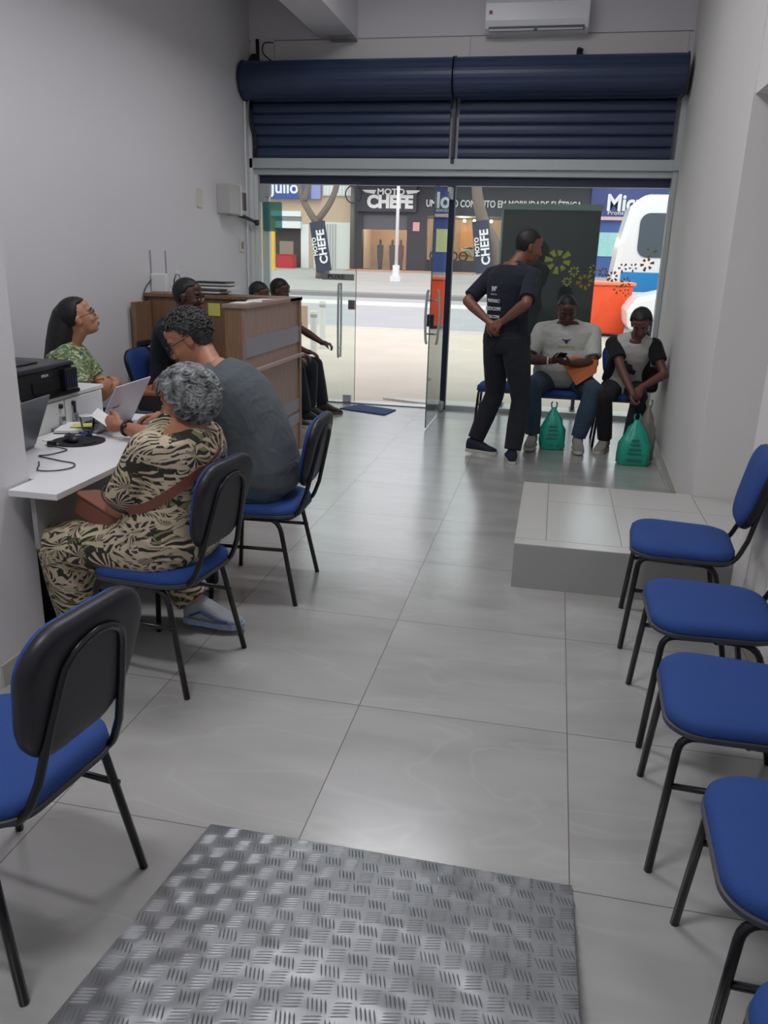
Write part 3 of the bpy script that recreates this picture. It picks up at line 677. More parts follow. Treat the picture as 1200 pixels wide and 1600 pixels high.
# papers, notes, stack, router, bottle
for i, (x, y, a) in enumerate(((-2.14, 5.42, .1), (-2.12, 5.62, .35), (-2.15, 5.85, -.2))):
    tag(MB().box(-.055, .055, -.10, .10, 0, .003).build('loose_paper', Mt['paper'], loc=(x, y, 1.262 + .0005 * i)), ['white paper on the counter top, nearest to the camera', 'white paper in the middle of the counter top', 'white paper at the far end of the counter top'][i], 'paper', 'loose papers on the counter').rotation_euler = (0, 0, a)
random.seed(3)
shades = ['#2c2e33', '#d0d0d0', '#3b3e46', '#8f9094', '#e0e0de', '#55575c', '#c9c6bf', '#26282c']
desc = ['black folder lying lowest in the stack on the back counter', 'light grey magazine second from the bottom of the counter stack', 'dark slate folder third from the bottom of the counter stack', 'mid grey magazine fourth from the bottom of the counter stack', 'white booklet fifth from the bottom of the counter stack', 'grey folder third from the top of the counter stack', 'cream booklet second from the top of the counter stack', 'black magazine on top of the stack on the back counter']
zz = 1.2625
for i in range(8):
    h = .012
    o = MB().box(-.15, .15, -.105, .105, 0, h).build('document_folder', mat('folder_shade', shades[i], .5), loc=(-2.78 + (.05 if i > 3 else -.02) + random.uniform(-.03, .03), 6.36 + random.uniform(-.01, .01), zz))
    o.rotation_euler = (0, 0, random.uniform(-.15, .15)); zz += h + .0006
    tag(o, desc[i], 'folder', 'folders and magazines stacked on the back counter')
ro = thing('wifi_router', 'white router with two upright antennas on the back counter by the wall', 'router', (-3.22, 6.36, 1.262))
MB().box(-.07, .07, -.02, .02, 0, .15).build('body', Mt['white_alu'], ro, bevel=.01)
for x in (-.075, .06): MB().box(x - .006, x + .006, .0, .012, .02, .33).build('antenna', mat('antenna_grey', '#9fa2a6', .5), ro, bevel=.002)
tag(MB().tube(catmull([(-3.28, 6.33, 1.36), (-3.286, 6.22, 1.28), (-3.27, 6.13, 1.1), (-3.28, 6.1, .8), (-3.27, 6.12, .6)]), .005).build('router_cable', Mt['trim'], smooth=True), 'dark cable hanging from the router down the left wall', 'cable')
bt = thing('plastic_bottle', 'small clear bottle with white cap beside the router', 'bottle', (-3.06, 6.36, 1.262))
MB().lathe((0, 0, 0), [(.03, 0), (.034, .01), (.034, .10), (.018, .14), (.013, .15)], 18).build('body', Mt['plastic_clear'], bt, smooth=True)
MB().lathe((0, 0, .15), [(.016, 0), (.016, .03), (.001, .031)], 18).build('cap', Mt['white_alu'], bt)
tag(MB().box(-2.74, -2.64, 6.222, 6.229, 1.10, 1.20).build('sticky_note', Mt['yellow']), 'square yellow note stuck high on the inside of the back counter', 'sticky note')
tag(MB().box(-2.56, -2.42, 6.222, 6.229, .80, .93).build('green_note', mat('green_note', '#a9b152', .7)), 'larger yellow-green note low on the inside of the back counter', 'sticky note')
t = thing('desk_telephone', 'black telephone with white labels on a small shelf behind the navy-shirted man', 'telephone', (-3.17, 6.02, .80))
MB().box(-.07, .07, -.08, .08, 0, .06).box(-.06, -.02, -.1, .1, .06, .10).build('body', Mt['black'], t, bevel=.008)
MB().box(.02, .06, -.06, .06, .06, .064).build('keypad', Mt['paper'], t)
tag(MB().box(-3.26, -3.06, 5.92, 6.14, .0, .76).box(-3.28, -3.04, 5.90, 6.16, .76, .795).build('side_pedestal', mat('pedestal', '#c9b98f', .5)), 'narrow cream pedestal against the left wall behind the navy-shirted man', 'pedestal')

# ---------------------------------------------------------------- office chair under the desk
oc = thing('office_chair', 'black swivel office chair under the desk behind the left pillar', 'office chair', (-2.52, 2.98, 0))
for k in range(5):
    a = 2 * PI * k / 5 + .1; d = V((math.cos(a), math.sin(a), 0))
    arm = MB().tube([d * .03 + V((0, 0, .12)), d * .2 + V((0, 0, .105)), d * .33 + V((0, 0, .07))], .02, radii=[.026, .022, .016]).build('base_arm', Mt['black'], oc, smooth=True)
    c0 = d * .34; q = V((-d.y, d.x, 0))
    mb = MB()
    for s in (-1, 1): mb.cone(c0 + q * .008 * s + V((0, 0, .029)), c0 + q * .026 * s + V((0, 0, .029)), .029, .026, 16)
    mb.build('caster', Mt['blackgloss'], arm)
MB().tube([(0, 0, .1), (0, 0, .42)], .024).build('gas_column', Mt['trim'], oc, smooth=True)
mb = MB(); cushion(mb, rrect(.47, .46, .12), [(.03, .42), (0, .44), (.01, .475), (.05, .485)], Matrix.Identity(4)); mb.build('seat', Mt['black'], oc, smooth=True)
mb = MB(); cushion(mb, rrect(.44, .42, .12), [(.03, -.02), (0, 0), (.03, .04)][::-1] and [(.03, -.02), (0, 0), (.03, .04)], Matrix.Translation((-.28, 0, .80)) @ Matrix.Rotation(PI / 2, 4, 'Z') @ Matrix.Rotation(PI / 2, 4, 'X')); mb.build('backrest', Mt['black'], oc, smooth=True)
MB().tube([(-.1, 0, .42), (-.27, 0, .44), (-.3, 0, .7)], .018).build('back_bar', Mt['black'], oc, smooth=True)

# ---------------------------------------------------------------- black display panel outside the glass
bn = thing('banner_stand', 'tall dark grey banner panel standing behind the window glass', 'banner', (-.12, 9.12, 0))
MB().box(-.50, .50, -.02, .02, .62, 2.10).build('panel', mat('banner_dark', '#33373b', .6), bn)
MB().box(-.52, .52, -.03, .03, 2.10, 2.16).box(-.52, -.50, -.025, .025, .6, 2.10).build('frame', mat('banner_frame', '#8ea39d', .5), bn)
for x in (-.4, .4): MB().box(x - .02, x + .02, -.02, .02, 0, .62).box(x - .03, x + .03, -.2, .2, -.01, .02).build('leg', Mt['trim'], bn)

# ---------------------------------------------------------------- street
def gz(y): return max(-.012, .0167 * (y - 11))
def ground(name, y0, y1, m, dz=0, x0=-45, x1=30, ny=6):
    mb = MB(); rings = []
    for i in range(ny + 1):
        y = y0 + (y1 - y0) * i / ny; z = gz(y) + dz; rings.append([V((x0, y, z)), V((x1, y, z)), V((x1, y, z - .3)), V((x0, y, z - .3))])
    mb.loft(rings); o = mb.build(name, m); return struct(o)
Mt['pave'] = mat('beige_pavement', '#c9bcae', .85, var=.14, vscale=1.2, bump=.2, bscale=8)
Mt['asphalt'] = mat('grey_asphalt', '#a9a6a8', .9, var=.10, vscale=.8)
Mt['pave2'] = mat('grey_pavement', '#a7a29e', .9, var=.12, vscale=.7)
ground('sidewalk_near', 8.95, 17.4, Mt['pave'])
ground('road', 17.42, 27.7, Mt['asphalt'], -.06)
ground('sidewalk_far', 28.0, 75, Mt['pave2'], .10)
ground('curb_near', 17.2, 17.42, mat('curb_stone', '#c4bfba', .8), .005, ny=1)
ground('curb_far', 27.7, 28.0, mat('curb_stone2', '#8f8b88', .8), .07, ny=1)
ground('lane_stripe', 24.2, 25.8, mat('pale_concrete_lane', '#d2ccc6', .85, var=.05), -.05, ny=1)
tag(MB().lathe((-.35, 10.9, -.003), [(.33, 0), (.33, .006), (.001, .006)], 28).build('manhole_cover', mat('iron_cover', '#97908b', .7)), 'round manhole cover in the pavement outside the window', 'manhole cover')
tag(MB().prism([(-1.2, 8.96), (1.0, 8.96), (.9, 9.25), (-.8, 9.3), (-1.9, 9.2)], -.01, .01).build('threshold_slab', mat('pale_slab', '#ddd8d3', .8)), 'pale worn slab along the foot of the shop front outside', 'slab')
struct(MB().box(-3.6, 1.9, 8.96, 10.0, 2.62, 2.75).build('trim_20', Mt['darknavy']))      # marquee over the entrance
struct(MB().box(-14, -3.62, 8.84, 9.0, 0, 4.25).box(1.92, 12, 8.84, 9.0, 0, 4.25).build('wall_outside', Mt['wall']))
def bollard(x, y, h, label):
    t = thing('bollard', label, 'bollard', (x, y, gz(y)), 0, 'white bollards')
    MB().lathe((0, 0, 0), [(.055, 0), (.055, h - .02), (.045, h), (.001, h)], 20).build('post', mat('bollard_white', '#d9d9d6', .5), t, smooth=False)
    MB().lathe((0, 0, h * .86), [(.0565, 0), (.0565, .05)], 20).build('band', mat('bollard_band', '#a6a8a8', .5), t)
bollard(-3.66, 12.27, .74, 'white pavement bollard outside, the one nearer the shop'); bollard(-3.9, 13.6, .80, 'white pavement bollard outside, partly behind the door handle')
t = thing('low_sign', 'low brown signboard standing on the pavement behind the bollards', 'sign', (-5.1, 15.5, gz(15.5)))
MB().box(-.35, .35, -.02, .02, .1, .55).build('board', mat('sign_brown', '#a98f7c', .7), t)
for x in (-.3, .3): MB().box(x - .02, x + .02, -.02, .02, 0, .1).build('leg', Mt['trim'], t)

# orange barrier, white car and passing minibus on the right
t = thing('orange_barrier', 'large orange rubbish container at the kerb', 'container', (.85, 18.6, gz(18.6)))
mb = MB(); mb.loft([[V((-.62, -.35, .0)), V((.62, -.35, 0)), V((.62, .35, 0)), V((-.62, .35, 0))], [V((-.75, -.45, 1.0)), V((.72, -.45, 1.0)), V((.72, .45, 1.0)), V((-.75, .45, 1.0))]]); mb.build('bin', mat('orange_plastic', '#ff5a2a', .5), t, bevel=.03)
MB().box(-.80, .77, -.5, .5, 1.0, 1.07).build('rim', mat('orange_rim', '#f0805a', .5), t, bevel=.02)
t = thing('white_car', 'white car parked at the kerb beside the orange container', 'car', (3.35, 17.25, gz(17.25)))
def body(prof, y0, y1, m, name, par, bev=.05):
    mb = MB(); mb.loft([[V((x, y, z)) for x, z in prof] for y in (y1, y0)]); return mb.build(name, m, par, bevel=bev)
Mt['carwhite'] = mat('white_car_paint', '#f0f0f2', .2); Mt['tyre'] = mat('tyre_rubber', '#151515', .8); Mt['dglass'] = mat('dark_window_glass', '#4b5560', .1)
body([(-1.95, .25), (1.95, .25), (2.0, .7), (1.7, .95), (1.1, 1.0), (.6, 1.40), (-.7, 1.42), (-1.3, .98), (-1.85, .85), (-2.0, .6)], -.82, .82, Mt['carwhite'], 'body', t, .09)
body([(-1.12, 1.0), (.95, 1.0), (.55, 1.34), (-.65, 1.36)], -.835, .835, Mt['dglass'], 'windows', t, .01)
for x in (-1.25, 1.25):
    for y in (-.78, .78): MB().cone((x, y - .1, .31), (x, y + .1, .31), .31, .31, 24).build('wheel', Mt['tyre'], t, bevel=.02)
t = thing('white_minibus', 'white and blue minibus passing on the road at the right of the window', 'minibus', (4.25, 20.9, gz(20.9) - .05))
bw = [(-3.0, .45), (3.0, .45), (3.05, 2.5), (2.8, 2.95), (-2.5, 2.95), (-2.78, 2.7), (-2.95, 1.9), (-3.05, 1.0)]
body(bw, -.95, .95, Mt['carwhite'], 'body', t, .12)
MB().box(-2.85, 3.02, -.965, .965, .85, 1.28).build('blue_stripe', mat('bus_blue', '#1c86cc', .3), t, bevel=.01)
for x0, x1 in ((-2.55, -1.3), (-1.1, .2), (.4, 1.7)):
    mb = MB(); mb.prism(rrect(x1 - x0, .95, .22), -.97, .97, Matrix.Translation(((x0 + x1) / 2, 0, 2.08)) @ Matrix.Rotation(PI / 2, 4, 'X')); mb.build('window', Mt['dglass'], t)
for x in (-1.9, 1.9):
    for y in (-.85, .85): MB().cone((x, y - .12, .40), (x, y + .12, .40), .40, .40, 24).build('wheel', Mt['tyre'], t, bevel=.02)

# ---------------------------------------------------------------- buildings across the street (front plane y = 50)
BY = 50.0
def fb(x0, x1, z0, z1, dy0=0., dy1=.3): return MB().box(x0, x1, dy0, dy1, z0, z1)
gzB = gz(BY) + .1
g = thing('corner_building', 'beige building with a white shop door and grilles behind the left tree', 'building', (0, BY, 0))
Mt['beige'] = mat('beige_plaster', '#c2a992', .8, var=.06, vscale=.8); Mt['shopdark'] = mat('dark_interior', '#3f3a39', .8)
fb(-30, -12.35, gzB, 8.5, 0, 5).build('wall', Mt['beige'], g)
fb(-24, -15.0, 4.75, 6.6, -.35, 0).build('blue_sign', mat('blue_fascia', '#2f4fa0', .5), g)
fb(-15.0, -14.4, 4.75, 6.2, -.3, 0).build('sign_end', mat('blue_fascia2', '#8c93c4', .5), g)
text('lettering', 'do Julio', 1.0, Mt['paper'], g, (-17.3, -.37, 5.35), (PI / 2, 0, 0), .02, .02)
fb(-14.3, -12.4, 4.95, 6.3, -.1, 0).build('balcony_panel', mat('pale_balcony', '#d9d7d2', .7), g)
for i in range(9): fb(-14.2 + .2 * i, -14.14 + .2 * i, 5.0, 6.25, -.16, -.1).build('balcony_bar', Mt['white_alu'], g)
fb(-17.9, -15.7, 3.75, 4.05, -.1, 0).build('lintel', Mt['white_alu'], g)
f_ = fb(-18.0, -15.6, 3.05, 3.45, -.5, 0).build('awning', Mt['white_alu'], g)
fb(-17.7, -15.7, 3.45, 3.75, -.06, 0).build('vent_grille', mat('vent_grey', '#7c7b79', .7), g)
d_ = fb(-17.7, -15.7, gzB, 3.05, -.03, 0).build('doorway', Mt['shopdark'], g)
fb(-18.1, -17.7, gzB, 3.3, -.12, 0).build('door_jamb', Mt['white_alu'], g); fb(-15.7, -15.2, gzB, 3.3, -.12, 0).build('door_jamb', Mt['white_alu'], g)
fb(-17.1, -16.2, 1.4, 2.3, -.05, -.03).build('interior_shelf', mat('shelf_tan', '#8f8173', .7), g)
gt = fb(-14.9, -12.6, gzB, 3.45, -.08, 0).build('white_gate', mat('gate_white', '#d6d6d2', .6), g)
for i in range(7): fb(-14.55 + .17 * i, -14.50 + .17 * i, gzB, 3.35, -.14, -.08).build('gate_bar', mat('gate_bar', '#a9aaa8', .5), g)
tag(MB().box(-.5, .5, -.4, .4, 0, .76).box(-.53, .53, -.43, .43, .76, .8).build('covered_table', mat('red_cloth', '#b8343c', .8), loc=(-16.3, 48.9, gz(48.9) + .1)), 'table under a red cloth in front of the beige building', 'table')
tag(MB().box(-.5, .5, -.12, .12, 0, 2.7).build('yellow_panel', mat('yellow_panel', '#e3b43a', .6, var=.2, vscale=3), loc=(-16.25, 45.2, gz(45.2) + .1)), 'yellow upright advertising panel on the far pavement at the left', 'advertising panel')

g = thing('motorcycle_shop', 'black-fronted motorcycle shop with large white lettering across the street', 'shop', (0, BY, 0))
Mt['shopblack'] = mat('charcoal_fascia', '#3b3c43', .6)
fb(-12.35, 1.45, 3.95, 8.5, 0, 5).build('fascia', Mt['shopblack'], g)
fb(-12.35, -8.55, 4.1, 5.75, -.2, 0).build('sign_board', mat('charcoal_sign', '#424349', .6), g)
text('lettering', 'MOTO', .46, Mt['paper'], g, (-10.1, -.23, 5.19), (PI / 2, 0, 0), .02, .03, sx=1.2)
text('lettering', 'CHEFE', .95, Mt['paper'], g, (-10.15, -.23, 4.62), (PI / 2, 0, 0), .02, .055, sx=1.0)
for s in (-1, 1):
    MB().add([V((-10.1 + s * .9, -.23, 5.30)), V((-10.1 + s * 1.75, -.23, 5.30)), V((-10.1 + s * 1.55, -.23, 5.16)), V((-10.1 + s * 1.0, -.23, 5.08)), V((-10.1 + s * .9, -.21, 5.30)), V((-10.1 + s * 1.75, -.21, 5.30)), V((-10.1 + s * 1.55, -.21, 5.16)), V((-10.1 + s * 1.0, -.21, 5.08))], [(0, 1, 2, 3), (7, 6, 5, 4), (0, 4, 5, 1), (1, 5, 6, 2), (2, 6, 7, 3), (3, 7, 4, 0)]).build('wing_emblem', Mt['paper'], g)
text('lettering', 'UM NOVO CONCEITO EM MOBILIDADE ELÉTRICA', .54, Mt['paper'], g, (-8.0, -.05, 4.60), (PI / 2, 0, 0), .02, .02, 'LEFT', .735)
fb(-12.35, -11.85, gzB, 3.95, 0, .4).build('pier', Mt['shopblack'], g); fb(-9.1, -7.9, gzB, 3.95, 0, .4).build('pier', Mt['shopblack'], g); fb(1.0, 1.45, gzB, 3.95, 0, .4).build('pier', Mt['shopblack'], g)
fb(-7.9, 1.0, gzB, 1.45, 0, .4).build('sill_wall', mat('sill_black', '#2e2f35', .6), g)
fb(-12.35, 1.45, gzB, 4.4, 4.6, 5).build('back_wall', mat('shop_back', '#b08c6c', .8, var=.3, vscale=1.5), g)
fb(-12.35, 1.45, gzB, gzB + .05, .4, 4.6).build('shop_floor', mat('shop_floor', '#7d6a5c', .6), g)
for x in (-4.9, -2.9, -1.0): fb(x - .12, x + .12, 1.45, 3.95, 0, .3).build('mullion', Mt['shopblack'], g)
fb(-11.85, -9.1, 3.1, 3.95, .1, .2).build('transom_panel', mat('transom_grey', '#5a5a60', .5), g)
fb(-11.85, -9.1, gzB, 3.1, .15, .17).build('door_glass', Mt['glass'], g)
fb(-7.9, 1.0, 1.45, 3.95, .1, .12).build('display_glass', Mt['glass'], g)
spot = mat('shop_spot', '#ffd9a0', .5, emit=14)
for i, x in enumerate((-7.4, -6.7, -5.8, -5.2, -4.2, -3.3, -2.3, -1.5, -.6, .4)):
    MB().ell((x, 1.0, 3.72), (.09, .09, .09), nu=8, nv=6).build('spot_lamp', spot, g)
MB().box(-6.4, -5.3, 4.4, 4.55, 1.8, 3.6).box(-1.6, -.3, 4.4, 4.55, 1.8, 3.6).build('warm_glow_panel', mat('warm_glow', '#b5784a', .8, emit=.25), g)  # panel glow added to make the shop interior brighter and warmer
fb(-8.75, -8.35, 3.05, 3.55, -.03, 0).build('notice', mat('notice_red', '#d99a98', .6), g)
fb(-12.3, 1.5, gz(48.5) + .09, gz(48.5) + .16, -2.4, 0).build('forecourt', mat('terracotta_step', '#bd927b', .8), g)
for lx_ in (-10.5, -6.0, -1.5):
    pl_ = bpy.data.lights.new('shop_fill_light', 'POINT'); pl_.energy = 170; pl_.color = (1, .8, .58); pl_.shadow_soft_size = .4  # bodiless fill lights added to brighten and warm the shop interior
    po_ = bpy.data.objects.new('shop_fill_light', pl_); C.objects.link(po_); po_.location = (lx_, BY + 2.4, 3.5)
# motorcycles and people inside the shop
def moto(x, y, col, label, rz=0):
    t = thing('motor_scooter', label, 'scooter', (x, y, gz(y) + .46 if y < 51 else gz(50) + .75), rz, 'scooters in the shop window')
    m = mat('scooter_paint', col, .3)
    for s in (-.6, .6): MB().tube([V((s + .24 * math.cos(a * PI / 8), 0, .28 + .24 * math.sin(a * PI / 8))) for a in range(17)], .05).build('wheel', Mt['tyre'], t)
    MB().tube(catmull([(-.7, 0, .6), (-.3, 0, .68), (0, 0, .35), (.3, 0, .35), (.45, 0, .8), (.5, 0, 1.0)]), .12).build('body', m, t, smooth=True)
    MB().ell((-.3, 0, .76), (.35, .13, .07)).build('seat', Mt['black'], t); MB().tube([(.45, -.3, 1.05), (.5, 0, 1.0), (.45, .3, 1.05)], .02).build('handlebar', Mt['steel'], t)
moto(-7.0, 51.3, '#d8d4cc', 'white motor scooter in the shop window at its left end', .3)
moto(-5.2, 51.3, '#d8d4cc', 'white motor scooter in the shop window, second from the left', .2)
moto(-3.4, 51.3, '#8a9a90', 'green-grey motor scooter in the shop window behind the door post', -.2)
moto(-1.6, 51.6, '#6a4038', 'dark red motor scooter in the shop window beside the leaning tree', .2)
def figure(x, y, c1, c2, label):
    t = thing('person', label, 'person', (x, y, gz(50) + .12), 0, 'people inside the motorcycle shop')
    b = MB().loft([[V((r1 * math.cos(a), r2 * math.sin(a), z)) for a in [2 * PI * k / 12 for k in range(12)]] for z, r1, r2 in ((0, .12, .12), (.5, .15, .12), (.9, .2, .14), (1.2, .19, .13), (1.42, .22, .12), (1.5, .07, .07), (1.58, .07, .08), (1.68, .09, .1), (1.76, .06, .08), (1.8, .02, .02))])
    b.build('body', mat('far_figure', c1, .8), t, smooth=True)
figure(-10.9, 50.9, '#3b332f', '', 'person in dark clothes standing inside the shop doorway, at the left'); figure(-10.2, 51.2, '#5a4038', '', 'person in brownish clothes standing inside the shop doorway, in the middle'); figure(-9.6, 50.8, '#8a3a34', '', 'person in red standing inside the shop doorway, at the right')

g = thing('training_school', 'blue building with large white sign letters behind the minibus', 'building', (0, BY, 0))
Mt['blueb'] = mat('blue_facade', '#41599b', .7, var=.05)
fb(1.45, 14, gzB, 8.5, 0, 5).build('wall', Mt['blueb'], g)
fb(1.45, 14, 4.0, 5.8, -.2, 0).build('fascia', mat('blue_fascia3', '#3a4580', .6), g)
fb(1.45, 14, 3.86, 4.04, -.22, 0).build('stripe', mat('pink_stripe', '#d9b0ae', .6), g)
text('lettering', 'Microlins', 1.2, Mt['paper'], g, (2.3, -.23, 4.74), (PI / 2, 0, 0), .02, .03, 'LEFT', .9)
text('lettering', 'Profissionalizante', .30, Mt['paper'], g, (2.4, -.23, 4.24), (PI / 2, 0, 0), .02, 0, 'LEFT', 1.3)
MB().prism(rrect(1.5, .95, .3), -.24, -.2, Matrix.Rotation(PI / 2, 4, 'X') @ Matrix.Identity(4)).build('logo_plate', mat('logo_grey', '#b4b2b8', .6), g, loc=(1.35, -.0, 4.98))
for x, c in ((2.1, '#9fd0cf'), (4.0, '#d8dc9a'), (6.6, '#9fd0cf')): fb(x, x + 1.05, 1.9, 3.2, -.04, 0).build('poster', mat('poster', c, .6, var=.2, vscale=6), g)
struct(fb(-44, 30, gz(55), 9.0, 56 - 50, 60 - 50).build('trim_21', Mt['beige'])).location = (0, 50, 0)
tag(MB().box(-12.4, 1.5, 0, 1.6, 0, .12).build('street_canopy', mat('canopy_grey', '#8f8c8c', .7), loc=(0, 48.4, 5.85)), 'thin grey canopy running above the black shop sign', 'canopy')

# trees, poles and tree banners
def tree(base, trunk, branches, label, seed, crown):
    random.seed(seed); bx, by = base
    t = thing('street_tree', label, 'tree', (bx, by, gz(by) + .1))
    bark = Mt.setdefault('bark', mat('grey_bark', '#75695f', .9, bump=.8, bscale=6, var=.25, vscale=4))
    mb = MB().tube(catmull(trunk, 4), .2, 10, [.34 - .16 * i / (4 * (len(trunk) - 1)) for i in range(4 * (len(trunk) - 1) + 1)])
    mb.build('trunk', bark, t, smooth=True)
    for b in branches: n = 4 * (len(b) - 1) + 1; MB().tube(catmull(b, 4), .1, 8, [.17 - .09 * i / n for i in range(n)]).build('branch', bark, t, smooth=True)
    mb = MB()
    for i in range(1500):
        c, r = random.choice(crown); u = V([random.gauss(0, 1) for _ in range(3)]).normalized() * (r * random.random() ** .4)
        p = V(c) + V((u.x, u.y, u.z * .6)); a = V([random.uniform(-1, 1) for _ in range(3)]).normalized(); b = a.orthogonal().normalized()
        L_ = .16
        mb.add([p - a * L_, p + b * L_ * .5, p + a * L_, p - b * L_ * .5], [(0, 1, 2, 3)])
    mb.build('foliage', Mt.setdefault('leaf', mat('tree_leaf', '#4c6b35', .7, var=.3, vscale=3)), t)
    return t
tree((-10.6, 37), [(0, 0, 0), (-.05, 0, 1.0), (-.25, 0, 2.0), (-.28, 0, 2.6)], [[(-.3, 0, 2.4), (-.95, 0, 3.4), (-1.15, 0, 4.6), (-1.4, .2, 6)], [(-.9, 0, 3.3), (-.65, .1, 4.2), (-.55, .1, 5.4)], [(-.25, 0, 2.5), (.35, 0, 3.3), (.65, 0, 4.2), (.35, 0, 5.2), (.6, 0, 6.2)]], 'forked street tree with a banner on its trunk, left of the shop sign', 5, [((-1.3, 0, 6.0), 1.2), ((.7, 0, 6.4), 1.3), ((-.2, 0, 7.0), 1.8), ((1.5, .2, 5.9), .8)])
tree((-2.4, 37), [(0, 0, 0), (-.4, 0, 1.4), (-1.0, 0, 2.6), (-1.35, 0, 3.9), (-1.3, 0, 5.2)], [[(-1.1, 0, 2.8), (-.6, .1, 2.2), (-.2, .1, 1.6)], [(-1.3, 0, 4.4), (-.9, 0, 5.4), (-.4, 0, 6.3)]], 'pale leaning street tree behind the standing man', 6, [((-1.0, 0, 6.9), 1.5), ((.3, 0, 1.6), .35)])
def tbanner(base, tilt, label):
    t = thing('tree_banner', label, 'banner', base); t.rotation_euler = (0, tilt, 0)
    n = 8; mb = MB(); rings = []
    for z in (0, 2.15):
        rings.append([V((.46 * math.sin(a), -.46 * math.cos(a) + .06, z)) for a in [-.9 + 1.8 * i / n for i in range(n + 1)]] + [V((.42 * math.sin(a), -.42 * math.cos(a) + .06, z)) for a in [.9 - 1.8 * i / n for i in range(n + 1)]])
    mb.loft(rings); mb.build('sheet', mat('banner_navy', '#33364a', .7), t)
    text('lettering', 'CHEFE', .5, Mt['paper'], t, (.14, -.425, 1.05), (PI / 2, -PI / 2, 0), .01, .03)
    text('lettering', 'MOTO', .26, Mt['paper'], t, (-.20, -.41, 1.1), (PI / 2, -PI / 2, 0), .01, .03)
tbanner((-10.4, 36.75, .85), math.radians(-9), 'dark banner with white letters wrapped round the left tree trunk')
tbanner((-3.15, 36.55, 1.0), math.radians(-8), 'dark banner with white letters hanging beside the pale leaning tree')
def pole(x, y, h, r, m, label, base=False):
    t = thing('street_pole', label, 'pole', (x, y, gz(y) + .1)); MB().lathe((0, 0, 0), [(r, 0), (r * .8, h), (.001, h)], 14).build('shaft', m, t, smooth=True)
    if base: MB().box(-.22, .22, -.22, .22, 0, .25).box(-.13, .13, -.13, .13, .25, .7).build('footing', m, t)
    return t
pole(-7.02, 36.2, 7.0, .075, mat('white_pole', '#dcdcdc', .5), 'thin white pole with a thick foot in front of the black shop', True)
t = pole(-12.3, 49.3, 8, .14, mat('grey_pole', '#6f6963', .8), 'dark utility pole with a coil of wire at the corner of the black shop')
MB().tube([V((.1 + .48 * math.cos(a * PI / 12), -.25, 3.55 + .48 * math.sin(a * PI / 12) + .7)) for a in range(25)], .04).build('wire_coil', Mt['black'], t, smooth=True)

# ---------------------------------------------------------------- people
def remesh(mb, voxel, smooth=2, disp=None):
    me = mb.mesh('tmp'); o = bpy.data.objects.new('tmp', me); C.objects.link(o)
    m = o.modifiers.new('r', 'REMESH'); m.mode = 'VOXEL'; m.voxel_size = voxel; m.use_smooth_shade = True
    if smooth: s = o.modifiers.new('s', 'SMOOTH'); s.iterations = smooth; s.factor = .5
    dg = bpy.context.evaluated_depsgraph_get(); dg.update()
    out = bpy.data.meshes.new_from_object(o.evaluated_get(dg)); bpy.data.objects.remove(o); bpy.data.meshes.remove(me)
    if disp:
        for v in out.vertices: v.co += disp(v.co)
    return out
def ik(a, b, l1, l2, pole):
    a, b, pole = V(a), V(b), V(pole); d = b - a; D = min(d.length, (l1 + l2) * .999); dn = d.normalized()
    x = (l1 * l1 - l2 * l2 + D * D) / (2 * D); h = math.sqrt(max(l1 * l1 - x * x, 0))
    p = pole - dn * pole.dot(dn); p = p.normalized() if p.length > 1e-6 else dn.orthogonal().normalized()
    return a + dn * x + p * h, a + dn * D
def chain(mb, pts, rad, n=14):
    for i in range(len(pts) - 1): mb.cone(pts[i], pts[i + 1], rad[i], rad[i + 1], n)
    for p, r in zip(pts, rad): mb.ell(p, (r, r, r), None, n, 8)
def limb(mb, a, b, prof, side=None, bulge=0):
    """prof: [(t, r)]"""
    a, b = V(a), V(b); pts = [a.lerp(b, t) for t, r in prof]; chain(mb, pts, [r for t, r in prof])
def hand(mb, wr, d, n, right, curl=(.35, .5, .4), thumb=.6, k=1.0, spread=.0):
    d = V(d).normalized(); n = V(n); n = (n - d * n.dot(d)).normalized(); lat = d.cross(n) * (1 if right else -1)   # thumb side
    R = Matrix((lat, d, n)).transposed()
    mb.ell(wr + d * .045 * k, (.040 * k, .055 * k, .016 * k), R, 16, 8); mb.ell(wr + d * .066 * k, (.041 * k, .024 * k, .013 * k), R, 16, 8)
    mb.cone(wr - d * .02, wr + d * .04 * k, .026 * k, .026 * k)
    for i, (u, L_) in enumerate(((.030, .074), (.010, .082), (-.010, .076), (-.029, .060))):
        p = wr + d * (.084 - .006 * abs(i - 1)) * k + lat * u * k; dd = d + lat * (u * spread * 20); dd.normalize(); a = 0
        pts = [p - d * .02 * k, p]; rad = [.0095 * k, .0092 * k]
        for j, f in enumerate((.45, .32, .23)):
            a += curl[j] * (1 + .08 * i); v = dd * math.cos(a) + n * math.sin(a); p = p + v * L_ * f * k; pts.append(p); rad.append((.0085, .0078, .0066)[j] * k)
        chain(mb, pts, rad, 8)
    p = wr + d * .028 * k + lat * .028 * k; v = (d * .62 + lat * .62 + n * thumb * .5).normalized(); v2 = (d * .9 + lat * .15 + n * thumb).normalized()
    chain(mb, [wr + d * .015 * k, p, p + v * .035 * k, p + v * .035 * k + v2 * .030 * k, p + v * .035 * k + v2 * .052 * k], [.016 * k, .0155 * k, .012 * k, .0105 * k, .0085 * k], 8)
def bez(a, b, c, t): return a * (1 - t) ** 2 + b * 2 * t * (1 - t) + c * t * t
